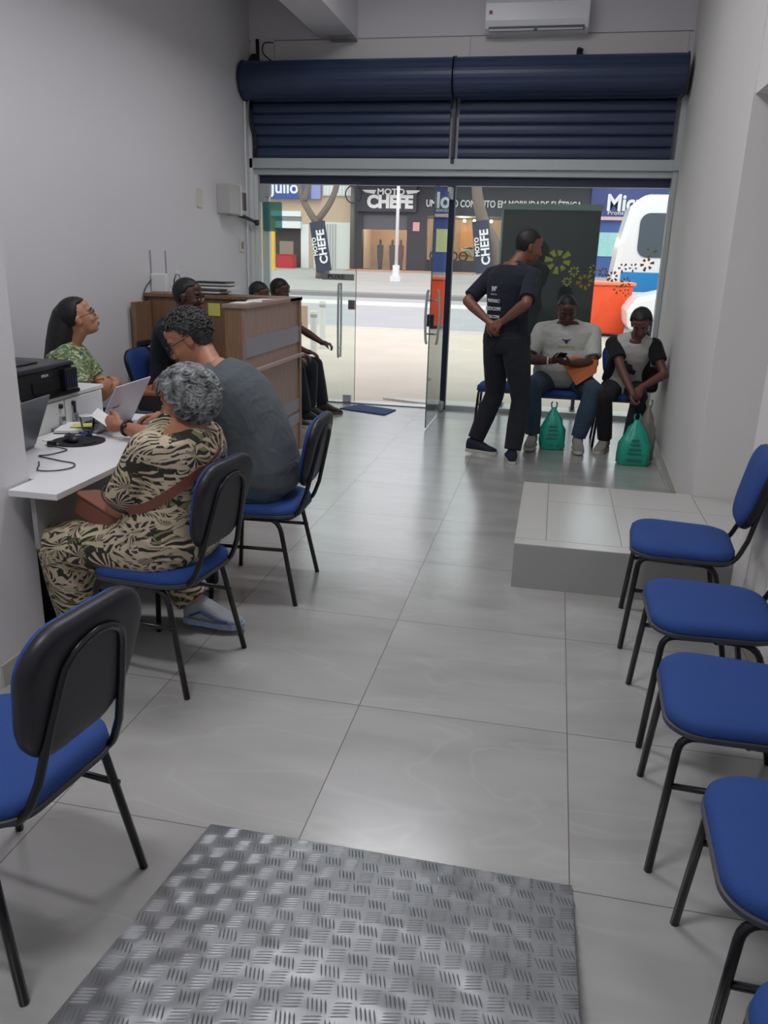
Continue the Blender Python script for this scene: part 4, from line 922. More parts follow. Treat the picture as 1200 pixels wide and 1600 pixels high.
def torso(mb, P, N, bow, rx0, rx1, ws, ds, grow, ts=None, belly=0, prof=None):
    prof = prof or [(-.14, .11, .085), (-.08, .155, .11), (0, .170, .122), (.12, .166, .118), (.28, .150, .108), (.42, .147, .108), (.58, .158, .115), (.74, .172, .118), (.86, .172, .105), (.93, .135, .085), (.98, .085, .068), (1.03, .062, .06)]
    mid = (P + N) / 2 + bow; rings = []
    for (t, hw, hd) in prof:
        if ts and not (ts[0] <= t <= ts[1]): continue
        c = bez(P, mid * 2 - (P + N) / 2, N, t) if 0 <= t <= 1 else (P + (P - bez(P, mid * 2 - (P + N) / 2, N, .1)).normalized() * (-t) * .5 if t < 0 else N + (N - bez(P, mid * 2 - (P + N) / 2, N, .9)).normalized() * (t - 1) * .5)
        tt = min(max(t, 0.02), .98); tan = (bez(P, mid * 2 - (P + N) / 2, N, tt + .02) - bez(P, mid * 2 - (P + N) / 2, N, tt - .02)).normalized()
        x = rx0.lerp(rx1, min(max(t, 0), 1)); x = (x - tan * x.dot(tan)).normalized(); f = tan.cross(x)
        bb_ = belly * math.exp(-((t - .25) / .25) ** 2); w_ = hw * ws + grow + bb_ * .4; dd = hd * ds + grow; ring = []
        for i in range(28):
            a = 2 * PI * i / 28; ca, sa = math.cos(a), math.sin(a)
            px = math.copysign(abs(ca) ** .85, ca) * w_; py = math.copysign(abs(sa) ** .85, sa) * (dd + (bb_ if sa > 0 else 0))
            ring.append(c + x * px + f * py)
        rings.append(ring)
    mb.loft(rings)
def head_R(pitch, yaw, roll): return (Matrix.Rotation(yaw, 3, 'Z') @ Matrix.Rotation(-pitch, 3, 'X') @ Matrix.Rotation(roll, 3, 'Y'))
def head(mb, c, R, k=1.0, chub=1.0):
    def e(p, r): mb.ell(c + R @ V(p) * k, tuple(x * k for x in r), R, 20, 12)
    e((0, -.012, .032), (.074, .095, .088)); e((0, .025, -.015), (.064 * chub, .068, .088)); e((0, .030, -.062), (.050 * chub, .056, .050)); e((0, .052, -.092), (.026 * chub, .030, .020))
    e((0, -.030, -.03), (.058 * chub, .06, .05)); e((0, .074, .030), (.052, .018, .016)); e((0, .060, .06), (.05, .03, .035))
    for s in (-1, 1):
        e((s * .036 * chub, .066, -.028), (.022, .022, .022)); e((s * .076, -.006, -.008), (.008, .019, .031)); e((s * .082, -.012, .004), (.005, .014, .018))
        e((s * .011, .102, -.036), (.009, .011, .008))
    mb.cone(c + R @ V((0, .083, .015)) * k, c + R @ V((0, .106, -.033)) * k, .009 * k, .014 * k)
    e((0, .088, -.062), (.024, .010, .006)); e((0, .085, -.072), (.021, .011, .007))
def facebits(c, R, par, k=1.0, skin='#000', lip='#7a4540', brow='#1b1614', closed=False):
    def P(p): return c + R @ V(p) * k
    for s in (-1, 1):
        if not closed:
            e = MB().ell(P((s * .031, .0795, .004)), (.0115 * k, .0075 * k, .0045 * k), R, 12, 8).build('eye', Mt.setdefault('eyewhite', mat('eye_white', '#9a918b', .3)), par, smooth=True)
            MB().ell(P((s * .031, .0858, .004)), (.0058 * k, .0022 * k, .0048 * k), R, 10, 6).build('iris', Mt.setdefault('iris', mat('iris_brown', '#20120c', .2)), e, smooth=True)
        MB().tube([P((s * .014, .0925, .022)), P((s * .030, .0925, .029)), P((s * .047, .083, .024))], .004 * k, 6, [.003 * k, .0042 * k, .0022 * k]).build('eyebrow', mat('eyebrow', brow, .9), par)
    MB().ell(P((0, .094, -.063)), (.0215 * k, .006 * k, .0045 * k), R, 12, 6).ell(P((0, .092, -.071)), (.018 * k, .0065 * k, .0055 * k), R, 12, 6).build('lips', mat('lips', lip, .5), par, smooth=True)
def hair_shell(c, R, par, m, k=1.0, thick=.010, line=.42, nape=-.50, seed=1, bumps=0., bscale=9, front=.0, name='hair', tufts=0, tl=.02, side=-.22):
    from mathutils import noise
    nu, nv = 56, 36; vs = []; rnd = random.Random(seed)
    def keep(d):
        if d.y > .42: lim = line - front * (1 - abs(d.x))
        elif d.y > .02: lim = side + (line - side) * max(0, (d.y - .02) / .40) ** 1.3
        elif d.y > -.25: lim = nape + (side - nape) * (d.y + .25) / .27
        else: lim = nape
        return (d.z - lim) / .10
    for j in range(nv + 1):
        th = PI * (1 - j / nv); th = min(max(th, .01), PI - .01)
        for i in range(nu):
            a = 2 * PI * i / nu; d = V((math.sin(th) * math.cos(a), math.sin(th) * math.sin(a), math.cos(th)))
            kk = min(max(keep(d), -1), 1); t = thick * (.5 + .5 * kk) - (.012 if kk < 0 else 0) * (-kk)
            if kk > 0 and bumps: t += bumps * (noise.noise(d * bscale + V((seed, 0, 0))) + .5 * noise.noise(d * bscale * 2.3))
            lo = max(0., -d.z); hz = (1 - d.z * d.z) ** (-.16) if d.z < 0 and abs(d.z) < .97 else (1. if d.z >= 0 else 1.6)
            p = V((d.x * (.0745 + t - .010 * lo) * hz, d.y * (.0955 + t - .012 * lo) * hz, d.z * (.0885 * (1 + .25 * lo) + t))); vs.append(c + R @ (p + V((0, -.012, .032))) * k)
    fs = []
    for j in range(nv):
        for i in range(nu): a, b = j * nu + i, j * nu + (i + 1) % nu; fs.append((a, b, b + nu, a + nu))
    mb = MB().add(vs, fs)
    for q in range(tufts):
        while True:
            d = V([rnd.gauss(0, 1) for _ in range(3)]).normalized()
            if keep(d) > .25: break
        p = V((d.x * (.0745 + thick), d.y * (.0955 + thick), d.z * (.0885 + thick))) * rnd.uniform(.99, 1.03)
        sw = V((rnd.uniform(-1, 1), rnd.uniform(-1, 1), rnd.uniform(-1, .4))); sw = (sw - d * sw.dot(d)).normalized(); b = d.cross(sw)
        rr = tl * rnd.uniform(.7, 1.3); pts = []
        for z in range(8):
            a = -2.2 + 4.4 * z / 7; pts.append(c + R @ (V((0, -.012, .032)) + p + sw * rr * math.sin(a) * .8 + b * rr * math.cos(a) * .55 + d * rr * .25 * math.cos(a * .5)) * k)
        mb.tube(pts, .003, 5, [tl * (.10 + .20 * math.sin(PI * (z + .5) / 8)) for z in range(8)])
    return mb.build(name, m, par, smooth=True)
def glasses(c, R, par, k=1.0, m=None, r=.024):
    def P(p): return c + R @ V(p) * k
    mb = MB(); ln = MB()
    for s in (-1, 1):
        ring = [P((s * .033 + r * math.cos(a), .104 - .010 * abs(math.cos(a)), .0 + r * .82 * math.sin(a))) for a in [2 * PI * i / 16 for i in range(17)]]
        mb.tube(ring, .0019 * k, 6); mb.tube([P((s * .057, .095, .006)), P((s * .076, .06, .008)), P((s * .081, -.01, .006)), P((s * .080, -.03, -.012))], .0019 * k, 6)
        ln.add([P((s * .033, .100, 0))] + ring[:-1], [(0, i + 1, (i + 1) % 16 + 1) for i in range(16)])
    mb.tube([P((-.010, .103, .006)), P((0, .106, .009)), P((.010, .103, .006))], .0019 * k, 6)
    g = mb.build('glasses', m or Mt['black'], par, smooth=True); ln.build('lens', Mt['lens'], g)
def shoe(par, ank, toe, m, sole, name='shoe', L_=.27, lift=0, heel_up=0, name_fancy=None):
    toe = V((toe[0], toe[1], 0)).normalized(); R = Matrix((V((toe.y, -toe.x, 0)), toe, V((0, 0, 1)))).transposed()
    if heel_up: R = R @ Matrix.Rotation(-heel_up, 3, 'X')
    base = V((ank.x, ank.y, 0)) + V((0, 0, lift))
    def ring(y, w_, z0, z1, n=16):
        return [base + R @ V((w_ * math.copysign(abs(math.cos(a)) ** .7, math.cos(a)), y, z0 + (z1 - z0) * (.5 + .5 * math.sin(a)))) for a in [2 * PI * i / n for i in range(n)]]
    up_ = MB().loft([ring(-.07, .018, .03, .075), ring(-.062, .036, .018, .11), ring(-.03, .042, .018, .128), ring(.02, .044, .018, .125), ring(.07, .046, .018, .098), ring(.12, .049, .018, .068), ring(.16, .047, .018, .055), ring(.19, .034, .02, .045), ring(.203, .012, .024, .036)])
    s = link(name, remesh(up_, .005, 3), m, par, smooth=True)
    so_ = MB(); pts = [(-.075, .0), (-.07, .028), (-.04, .040), (.03, .040), (.11, .050), (.17, .046), (.205, .024), (.212, 0)]
    poly = [(x, y) for y, x in pts] + [(-x, y) for y, x in reversed(pts[1:-1])]; poly = poly[::-1]
    M4 = Matrix.Translation(base) @ R.to_4x4()
    so_.prism(poly, 0.0, .028, M4); so_.build('sole', sole, s, bevel=.004)
    if name_fancy:
        for sx in (-1, 1): MB().tube([base + R @ V((sx * .040, -.03, .045)), base + R @ V((sx * .047, .03, .075)), base + R @ V((sx * .049, .10, .045)), base + R @ V((sx * .047, .15, .04))], .006, 6).build('side_stripe', name_fancy, s)
        MB().tube([base + R @ V((-.035, -.045, .125)), base + R @ V((0, -.066, .128)), base + R @ V((.035, -.045, .125))], .008, 6).build('heel_collar', name_fancy, s)
    lc = MB()
    for q in range(4): lc.tube([base + R @ V((-.02, .04 + .022 * q, .094 - .010 * q)), base + R @ V((0, .042 + .022 * q, .104 - .011 * q)), base + R @ V((.02, .04 + .022 * q, .094 - .010 * q))], .003, 5)
    lc.build('lace', sole, s)
    return s

def person(label, loc, rz, P, N, Hc, hR, sk, sw=.185, W=((0, 0, 0), (0, 0, 0)), poleA=((-1, -1, -.5), (1, -1, -.5)), ank=((0, 0, 0), (0, 0, 0)), poleL=((0, 1, .3), (0, 1, .3)), toes=((-.15, 1), (.15, 1)),
           hd=((0, 1, 0), (0, 1, 0)), hn=((0, 0, -1), (0, 0, -1)), curl=((.35, .5, .4), (.35, .5, .4)), bow=(0, -.02, 0), rx=(V((1, 0, 0)), V((1, 0, 0))), ws=1.0, ds=1.0, belly=0, kh=1.0, chub=1.0,
           shirt=None, sleeve=.5, trousers=None, shoes=None, sole=None, arm=(.285, .25), leg=(.44, .43), ra=1.0, rl=1.0, hips=.095, vox=.0065, hem=-.1, clothes_grow=.014, cuff=.95, lips='#7a4540', face=True, shirt_kw={}, tgrow=.014, group=None, neckline=.99, legw=1.0, handk=1.0, nup=.045, trap=.12, stripe=None):
    t = thing('person', label, 'person', loc, rz, group)
    P, N, Hc, bow = V(P), V(N), V(Hc), V(bow); up_ = (N - P).normalized(); k = kh; N = N + up_ * nup
    mb = MB(); rx0, rx1 = rx; torso(mb, P, N, bow, rx0, rx1, ws, ds, 0, belly=belly)
    chain(mb, [N - up_ * .02, Hc + hR @ V((0, -.022, -.055)) * k], [.058 * (chub + 1) / 2, .054 * (chub + 1) / 2]); head(mb, Hc, hR, k, chub)
    S_ = [N - up_ * .085 - rx1 * sw, N - up_ * .085 + rx1 * sw]; info = {'S': S_, 'E': [], 'W': [], 'K': [], 'A': [], 'H': []}
    for i, s in enumerate((-1, 1)):
        e, wv = ik(S_[i], W[i], arm[0], arm[1], poleA[i]); info['E'].append(e); info['W'].append(wv)
        limb(mb, N - up_ * .07 + rx1 * s * (sw - .07), S_[i], [(0, .05 * ra), (1, .050 * ra)]); limb(mb, N - up_ * .012 + rx1 * s * .02, S_[i] + up_ * .0, [(0, .046), (.5, .044), (1, .044)])
        limb(mb, S_[i], e, [(0, .054 * ra), (.35, .048 * ra), (.7, .042 * ra), (1, .037 * ra)]); limb(mb, e, wv, [(0, .038 * ra), (.25, .041 * ra), (.6, .034 * ra), (1, .025)])
        hand(mb, wv, hd[i], hn[i], i == 1, curl[i], k=handk)
        h = P + rx0 * s * hips + V((0, 0, -.02)); kn, an = ik(h, ank[i], leg[0], leg[1], poleL[i]); info['K'].append(kn); info['A'].append(an); info['H'].append(h)
        limb(mb, h, kn, [(0, .085 * rl), (.3, .080 * rl), (.7, .062 * rl), (1, .054 * rl)]); limb(mb, kn, an, [(0, .052 * rl), (.3, .055 * rl), (.65, .042 * rl), (1, .034)])
        toe = V((toes[i][0], toes[i][1], 0)).normalized(); mb.ell(an + toe * .05 + V((0, 0, -.05)), (.030, .09, .022), Matrix((V((toe.y, -toe.x, 0)), toe, V((0, 0, 1)))).transposed())
    b = link('body', remesh(mb, vox, 3), sk, t, smooth=True)
    if face: facebits(Hc, hR, t, k, lip=lips)
    if shirt:
        sm = MB(); torso(sm, P, N, bow, rx0, rx1, ws, ds, clothes_grow, ts=(hem, neckline), belly=belly)
        for i, s in enumerate((-1, 1)):
            a, e = info['S'][i], info['E'][i]; g = clothes_grow
            limb(sm, N - up_ * .07 + rx1 * s * (sw - .07), a, [(0, .05 * ra + g), (1, .050 * ra + g)]); limb(sm, (N - up_ * .012 + rx1 * s * .02).lerp(a, trap), a, [(0, .045 + g * .7), (.6, .044 + g * .8), (1, .045 + g)])
            q = a.lerp(e, min(sleeve, 1)); sm.ell(a, ((.051 * ra + g),) * 3); sm.cone(a, q, .051 * ra + g, (.044 if sleeve < .9 else .039) * ra + g + .004, 18)
            if sleeve > 1:
                q2 = e.lerp(info['W'][i], sleeve - 1); sm.ell(e, ((.040 * ra + g),) * 3); sm.cone(e, q2, .042 * ra + g, .030 + g, 16)
        info['shirt'] = link('shirt', remesh(sm, vox, 3), shirt, t, smooth=True)
    if trousers:
        tm = MB(); torso(tm, P, N, bow, rx0, rx1, ws, ds, tgrow * .9, ts=(-.15, .13), belly=belly * .8)
        for i in range(2):
            h, kn, an = info['H'][i], info['K'][i], info['A'][i]; g = tgrow
            limb(tm, h, kn, [(0, .088 * rl * legw + g), (.3, .082 * rl * legw + g), (.7, .066 * rl * legw + g), (1, .056 * rl * legw + g)])
            end = kn.lerp(an, cuff); tm.cone(kn, kn.lerp(end, .5), .056 * rl * legw + g, .056 * rl * legw + g, 20); tm.cone(kn.lerp(end, .5), end, .056 * rl * legw + g, .050 * legw + g, 20)
        info['trousers'] = link('trousers', remesh(tm, vox, 3), trousers, t, smooth=True)
    if shoes:
        for i in range(2): shoe(t, info['A'][i], toes[i], shoes, sole, lift=max(0, info['A'][i].z - .09), name_fancy=stripe)
    info['root'] = t; return info

def skin(name, col): 
    m = mat(name, col, .5, bump=.06, bscale=90, var=.10, vscale=14); m.node_tree.nodes['Principled BSDF'].inputs['Subsurface Weight'].default_value = .05
    m.node_tree.nodes['Principled BSDF'].inputs['Subsurface Radius'].default_value = (.01, .004, .002); return m
SK = {'fair': skin('skin_fair', '#b98468'), 'tan': skin('skin_tan', '#a8735a'), 'brown': skin('skin_brown', '#7d5140'), 'dark': skin('skin_dark', '#54362b'), 'dark2': skin('skin_dark_warm', '#67423a')}
def hairmat(name, c1, c2, s=120, rough=.55):
    m = mat(name, c1, rough, var=0); t = m.node_tree; p = t.nodes['Principled BSDF']; tc = node(t, 'ShaderNodeTexCoord')
    mp = node(t, 'ShaderNodeMapping'); mp.inputs['Scale'].default_value = (1, 1, .25); t.links.new(tc.outputs['Object'], mp.inputs[0])
    n = node(t, 'ShaderNodeTexNoise'); n.inputs['Scale'].default_value = s; n.inputs['Detail'].default_value = 3; t.links.new(mp.outputs[0], n.inputs['Vector'])
    r = node(t, 'ShaderNodeValToRGB'); r.color_ramp.elements[0].color = S(c1); r.color_ramp.elements[1].color = S(c2); r.color_ramp.elements[0].position = .38; r.color_ramp.elements[1].position = .62
    t.links.new(n.outputs['Fac'], r.inputs[0]); t.links.new(r.outputs[0], p.inputs['Base Color'])
    b = node(t, 'ShaderNodeBump'); b.inputs['Strength'].default_value = .6; b.inputs['Distance'].default_value = .004; t.links.new(n.outputs['Fac'], b.inputs['Height']); t.links.new(b.outputs[0], p.inputs['Normal'])
    return m
hair_black = hairmat('black_hair', '#0c0c0e', '#1b191b'); hair_salt = hairmat('dark_greying_hair', '#1b1b1c', '#3e3f40', 90); hair_grey = hairmat('grey_curly_hair', '#3a3c3e', '#8b8d8e', 40)
navy_cloth = cloth('navy_shirt_cloth', '#141a28', .4); dark_trouser = cloth('dark_trouser_cloth', '#181b24', .5); jeans = cloth('blue_jeans_cloth', '#2e4254', .6); white_tee = cloth('white_tee_cloth', '#b9bab4', .45); black_cloth = cloth('black_cloth', '#15161a', .5)
slate_tee = cloth('slate_tee_cloth', '#4c5257', .45); sole_w = mat('pale_sole', '#bdb9b0', .7); sneaker_navy = mat('navy_sneaker', '#1c2436', .8, bump=.3, bscale=150); sneaker_grey = mat('grey_sneaker', '#8f8c88', .8, bump=.3, bscale=150)

R_ = math.radians
# --- standing man in black polo, hands behind his back
rz = R_(-34)
def loc2(wx, wy, wz, lx, ly, a):      # room coordinates to a figure's own frame
    d = V((wx - lx, wy - ly, wz)); return V((d.x * math.cos(-a) - d.y * math.sin(-a), d.x * math.sin(-a) + d.y * math.cos(-a), d.z))
def dirl(wx, wy, a): return (wx * math.cos(-a) - wy * math.sin(-a), wx * math.sin(-a) + wy * math.cos(-a))
lx, ly = -.36, 6.62
q = person('standing man in black polo with white back prints, hands clasped behind his back', (lx, ly, 0), rz, (0, 0, .955), (0, .015, 1.515), loc2(-.245, 6.70, 1.695, lx, ly, rz), head_R(R_(14), R_(-38), 0), SK['brown'], sw=.20,
    W=((-.05, -.19, 1.13), (.09, -.185, 1.14)), poleA=((-1, -.6, 0), (1, -.6, 0)), hd=((.75, -.15, -.55), (-.85, -.2, -.35)), hn=((0, .8, -.3), (.2, .8, -.4)), curl=((.5, .6, .4), (.6, .7, .5)),
    ank=(loc2(-.575, 6.70, .115, lx, ly, rz), loc2(-.245, 6.50, .09, lx, ly, rz)), poleL=((0, 1, 0), (0, 1, 0)), toes=(dirl(1, -.25, rz), dirl(-.15, 1, rz)), ws=1.1, ds=1.05, shirt=navy_cloth, sleeve=.86, trousers=dark_trouser, shoes=sneaker_navy, sole=sole_w,
    leg=(.44, .43), arm=(.30, .26), hem=-.15, rl=1.08, tgrow=.02, kh=1.04, ra=1.08)
hair_shell(loc2(-.245, 6.70, 1.695, lx, ly, rz), head_R(R_(14), R_(-38), 0), q['root'], hair_black, 1.04, .007, .50, -.78)
prm = mat('shirt_print', '#c9ccd2', .7)
for z, s_, sz, b_ in ((1.375, 'ML', .05, .05), (1.335, 'MASTERLIMP', .013, .0), (1.285, 'VIPARC', .036, .03), (1.225, 'SEDCON', .036, .03), (1.165, 'PRELCON', .032, .02), (1.09, 'O', .05, .05)):
    text('shirt_print', s_, sz, prm, q['shirt'], (-.045, -.147 + (z - 1.2) * .06 - (.004 if z < 1.2 else 0), z), (PI / 2, 0, 0), .004, b_)

# --- large man in white t-shirt looking at a phone
lx, ly, rz = .12, 7.56, PI
hR = head_R(R_(30), R_(6), 0); hc = V((.02, .12, 1.185))
q = person('heavy-set seated man in white t-shirt looking down at his phone by the window', (lx, ly, 0), rz, (0, -.05, .57), (0, .03, 1.035), hc, hR, SK['dark'], sw=.225,
    W=((-.035, .36, .755), (.105, .36, .765)), poleA=((-1, -.35, -.55), (1, -.3, -.55)), hd=((.55, .45, .10), (-.55, .45, .15)), hn=((.45, -.3, .85), (-.4, -.2, .9)), curl=((.7, .8, .5), (.7, .8, .5)),
    ank=((-.17, .42, .10), (.22, .42, .10)), poleL=((-.5, 1, .5), (.4, 1, .5)), toes=((-.1, 1), (.15, 1)), bow=(0, .01, 0), ws=1.38, ds=1.2, belly=.10, kh=1.08, chub=1.12, shirt=white_tee, sleeve=.80, trousers=jeans, shoes=sneaker_grey, sole=sole_w,
    arm=(.31, .27), leg=(.46, .44), ra=1.18, rl=1.25, hips=.12, hem=-.12, clothes_grow=.016, lips='#4a2c28')
hair_shell(hc, hR, q['root'], hair_black, 1.08, .004, .55, -.7)
em = mat('black_print', '#17181c', .6); gd = mat('gold_print', '#b6ab74', .5)
sh = q['shirt']
def front_y(mesh, x, z):
    best = -9
    for v in mesh.vertices:
        if abs(v.co.x - x) < .02 and abs(v.co.z - z) < .02 and v.co.y > best: best = v.co.y
    return best
zf = .935; yf = front_y(sh.data, 0, zf)
mb = MB()
for s in (-1, 1):
    for i in range(3): mb.add([V((s * .004, yf + .006, zf - .012 * i)), V((s * (.045 - .012 * i), yf + .004, zf + .012 - .012 * i)), V((s * (.038 - .012 * i), yf + .004, zf + .004 - .012 * i)), V((s * .004, yf + .006, zf - .008 - .012 * i))], [(0, 1, 2, 3)] if s < 0 else [(3, 2, 1, 0)])
mb.ell((0, yf + .004, zf - .012), (.007, .004, .018)); mb.build('chest_emblem', em, sh)
mb = MB()
for i in range(8): mb.box(-.075 + .019 * i, -.064 + .019 * i, front_y(sh.data, -.07 + .019 * i, .88), front_y(sh.data, -.07 + .019 * i, .88) + .006, .872, .888)
mb.build('gold_lettering', gd, sh)
MB().tube([V((.145, .325, .757)) + V((.0, .036 * math.cos(a), .036 * math.sin(a))) for a in [2 * PI * i / 16 for i in range(17)]], .008).build('wristwatch', Mt['paper'], q['root'], smooth=True)
tag(MB().box(-.036, .036, -.075, .075, -.005, .005).build('mobile_phone', Mt['blackgloss'], bevel=.004, loc=(.085, 7.125, .82)), 'black mobile phone held by the seated man in the white t-shirt', 'phone').rotation_euler = (R_(-25), 0, R_(12))
fo = MB().prism([(-.17, .02), (-.04, -.17), (.13, -.03), (.14, .09), (-.08, .10)], 0, .006)
o = fo.build('document_envelope', mat('orange_envelope', '#b4602a', .6)); o.location = (.27, 7.26, .71); o.rotation_euler = (R_(58), R_(4), R_(8)); tag(o, 'orange envelope on the lap of the man in the white t-shirt', 'envelope')

# --- woman in black and white top leaning to her bag
lx, ly, rz = .66, 7.56, PI
hR = head_R(R_(34), R_(-8), R_(6)); hc = V((-.055, .39, 1.115))
q = person('seated woman in black and white top bending towards a teal bag in the window corner', (lx, ly, 0), rz, (0, .03, .54), (-.03, .27, .955), hc, hR, SK['dark2'], sw=.165,
    W=((-.10, .52, .60), (-.065, .66, .49)), poleA=((-1, -.2, 0), (1, -.1, 0)), hd=((.2, .6, -.6), (-.1, .35, -1)), hn=((.3, -.3, -.5), (-.6, .3, .2)), curl=((.5, .6, .4), (.9, .9, .5)),
    ank=((-.06, .50, .09), (.13, .33, .09)), poleL=((-.1, 1, .5), (.25, 1, .5)), toes=((-.1, 1), (.35, 1)), bow=(0, -.03, 0), ws=.98, ds=1.0, kh=1.0, shirt=white_tee, sleeve=.55, trousers=black_cloth, shoes=sneaker_grey, sole=sole_w,
    arm=(.28, .25), leg=(.43, .42), ra=.95, rl=1.0, lips='#5a302c', hem=-.08)
hair_shell(hc, hR, q['root'], hair_black, 1.0, .016, .48, -.8, bumps=.004)
# black side panels and sleeves over the white front, and its dark print
vm = MB()
P_, N_ = V((0, .03, .54)), V((-.03, .28, .99)); u_ = (N_ - P_).normalized()
for i, s in enumerate((-1, 1)):
    a, e = q['S'][i], q['E'][i]; vm.cone(a, a.lerp(e, .55), .075, .068, 18); vm.ell(a, (.075,) * 3)
    vm.tube([a - u_ * .02 - V((s * .03, 0, 0)), (P_ + N_) / 2 + V((s * .115, .02, .02)), P_ + V((s * .14, .03, .05))], .05, 12, [.065, .068, .06])
link('black_vest', remesh(vm, .0065, 3), black_cloth, q['root'], smooth=True)
zz_ = .74; yy_ = front_y(q['shirt'].data, 0, zz_)
mb = MB()
for pts in ([(-.05, -.06), (.05, -.06), (.02, .02), (-.02, .03)], [(-.055, .0), (-.02, .03), (-.03, .09), (-.05, .09)], [(.0, -.06), (.055, -.07), (.06, -.03), (.02, -.02)]):
    mb.prism(pts, 0, .004)
o = mb.build('front_print', em, q['shirt']); o.matrix_local = Matrix.Translation((-.01, yy_ + .004, zz_)) @ Matrix.Rotation(PI, 4, 'Z') @ Matrix.Rotation(R_(90 + 12), 4, 'X')
tag(MB().box(-.10, .10, -.13, .13, 0, .24).build('black_shoulder_bag', mat('black_bag', '#131418', .6), bevel=.04, loc=(.86, 7.62, .49)), 'black bag squeezed between the window-corner woman and the right wall', 'bag')

# --- teal carrier bags
def carrier(name, label, loc, w, d, h, tilt, m, seed, knot=.10, grp=None, mark=True):
    random.seed(seed); from mathutils import noise
    n = 28; rings = []; prof = [(0, .9), (.03, 1.0), (.25, 1.04), (.45, 1.0), (.60, .86), (.72, .68), (.83, .48), (.92, .27), (1.0, .12)]
    for t_, s in prof:
        ring = []
        for i in range(n):
            a = 2 * PI * i / n; e = .55 if t_ < .6 else .9
            x = math.copysign(abs(math.cos(a)) ** e, math.cos(a)) * w * s; y = math.copysign(abs(math.sin(a)) ** e, math.sin(a)) * d * s
            nn = noise.noise(V((x * 22, y * 22, t_ * 9 + seed))) * .024 + math.sin(a * 9 + seed) * .007 * (1 if t_ > .5 else .3)
            ring.append(V((x * (1 + nn / w) + tilt * t_, y * (1 + nn / d), t_ * h)))
        rings.append(ring)
    t = thing(name, label, 'bag', loc, 0, grp)
    MB().loft(rings).build('sack', m, t, smooth=True)
    mb = MB()
    for s in (-1, 1): mb.tube(catmull([(tilt + .006 * s, 0, h * .9), (tilt + .020 * s, 0, h + .002), (tilt + .024 * s, .01, h + .03), (tilt + .016 * s, 0, h + .045)]), .007, 6, None)
    mb.build('handle', m, t, smooth=True)
    if mark:
        pm = mat('bag_print', '#2a6a5c', .6)
        mb = MB()
        for k_ in range(4): mb.prism(rrect(.11 - .015 * k_, .013, .005), 0, .002, Matrix.Translation((.0, -d * 1.06, h * (.28 + .10 * k_))) @ Matrix.Rotation(PI / 2, 4, 'X'))
        mb.prism(rrect(.12, .02, .008), 0, .002, Matrix.Translation((.0, -d * 1.06, h * .12)) @ Matrix.Rotation(PI / 2, 4, 'X')); mb.build('print', pm, t)
    return t
teal = mat('teal_plastic', '#1fa088', .35, bump=.5, bscale=18)
carrier('carrier_bag', 'teal plastic carrier bag standing between the feet of the man in white', (.075, 7.16, 0), .105, .08, .37, -.01, teal, 2, grp='teal carrier bags')
carrier('carrier_bag', 'teal plastic carrier bag held by the woman in the window corner', (.74, 6.80, 0), .125, .09, .37, .0, teal, 5, grp='teal carrier bags')
carrier('carrier_bag', 'crumpled beige-grey bag on the floor between the teal bag and the right wall', (.845, 7.02, 0), .075, .085, .46, .0, mat('beige_bag', '#7d746c', .6, bump=.5, bscale=18, var=.2, vscale=10), 8, mark=False)

# --- elderly woman with curly grey hair in a palm-print outfit
lx, ly, rz = -1.40, 2.70, R_(82.9)
palm = leaf_print('palm_print_cloth', '#2a2a21', [('#77774f', 3.1, 1.0), ('#b4aa8c', 0.0, .9), ('#bba896', 7.7, 1.25)], 7.5, 15, -.15)
hR = head_R(R_(8), R_(8), 0); hc = loc2(-1.285, 2.70, 1.065, lx, ly, rz)
q = person('elderly woman with curly grey hair in a palm-leaf print outfit seated at the desk', (lx, ly, 0), rz, (0, -.03, .56), (0, -.055, .955), hc, hR, SK['tan'], sw=.155,
    W=((.0, .24, .62), (.12, .26, .64)), poleA=((-1, -.2, -.8), (1, -.2, -.8)), hd=((.5, .8, -.1), (-.5, .7, -.1)), hn=((.2, 0, -1), (-.2, 0, -1)), curl=((.5, .6, .4), (.5, .6, .4)),
    ank=((-.045, .40, .10), (.32, .07, .11)), poleL=((-.2, 1, .5), (.3, 1, .2)), toes=((0, 1), (.1, -1)), bow=(0, -.035, 0), ws=1.10, ds=1.12, belly=.05, kh=.98, shirt=palm, sleeve=.86, trousers=palm, shoes=mat('grey_running_shoe', '#9aa0a6', .6, bump=.3, bscale=120), sole=mat('blue_white_sole', '#9aaac4', .6, var=.4, vscale=40),
    stripe=mat('blue_shoe_stripe', '#33508a', .6), arm=(.26, .23), leg=(.42, .40), ra=1.12, rl=1.1, hem=-.14, clothes_grow=.02, tgrow=.034, cuff=.92, neckline=.95, vox=.006)
hair_shell(hc, hR, q['root'], hair_grey, .98, .018, .30, -.88, bumps=.012, bscale=6, tufts=850, tl=.024, side=-.45)
MB().tube([q['S'][0].lerp(q['E'][0], .86) + (q['E'][0] - q['S'][0]).orthogonal().normalized() * 0 + (Matrix.Rotation(a, 3, (q['E'][0] - q['S'][0]).normalized()) @ ((q['E'][0] - q['S'][0]).orthogonal().normalized() * .081)) for a in [2 * PI * i / 20 for i in range(21)]], .004).build('sleeve_piping', Mt['black'], q['root'], smooth=True)
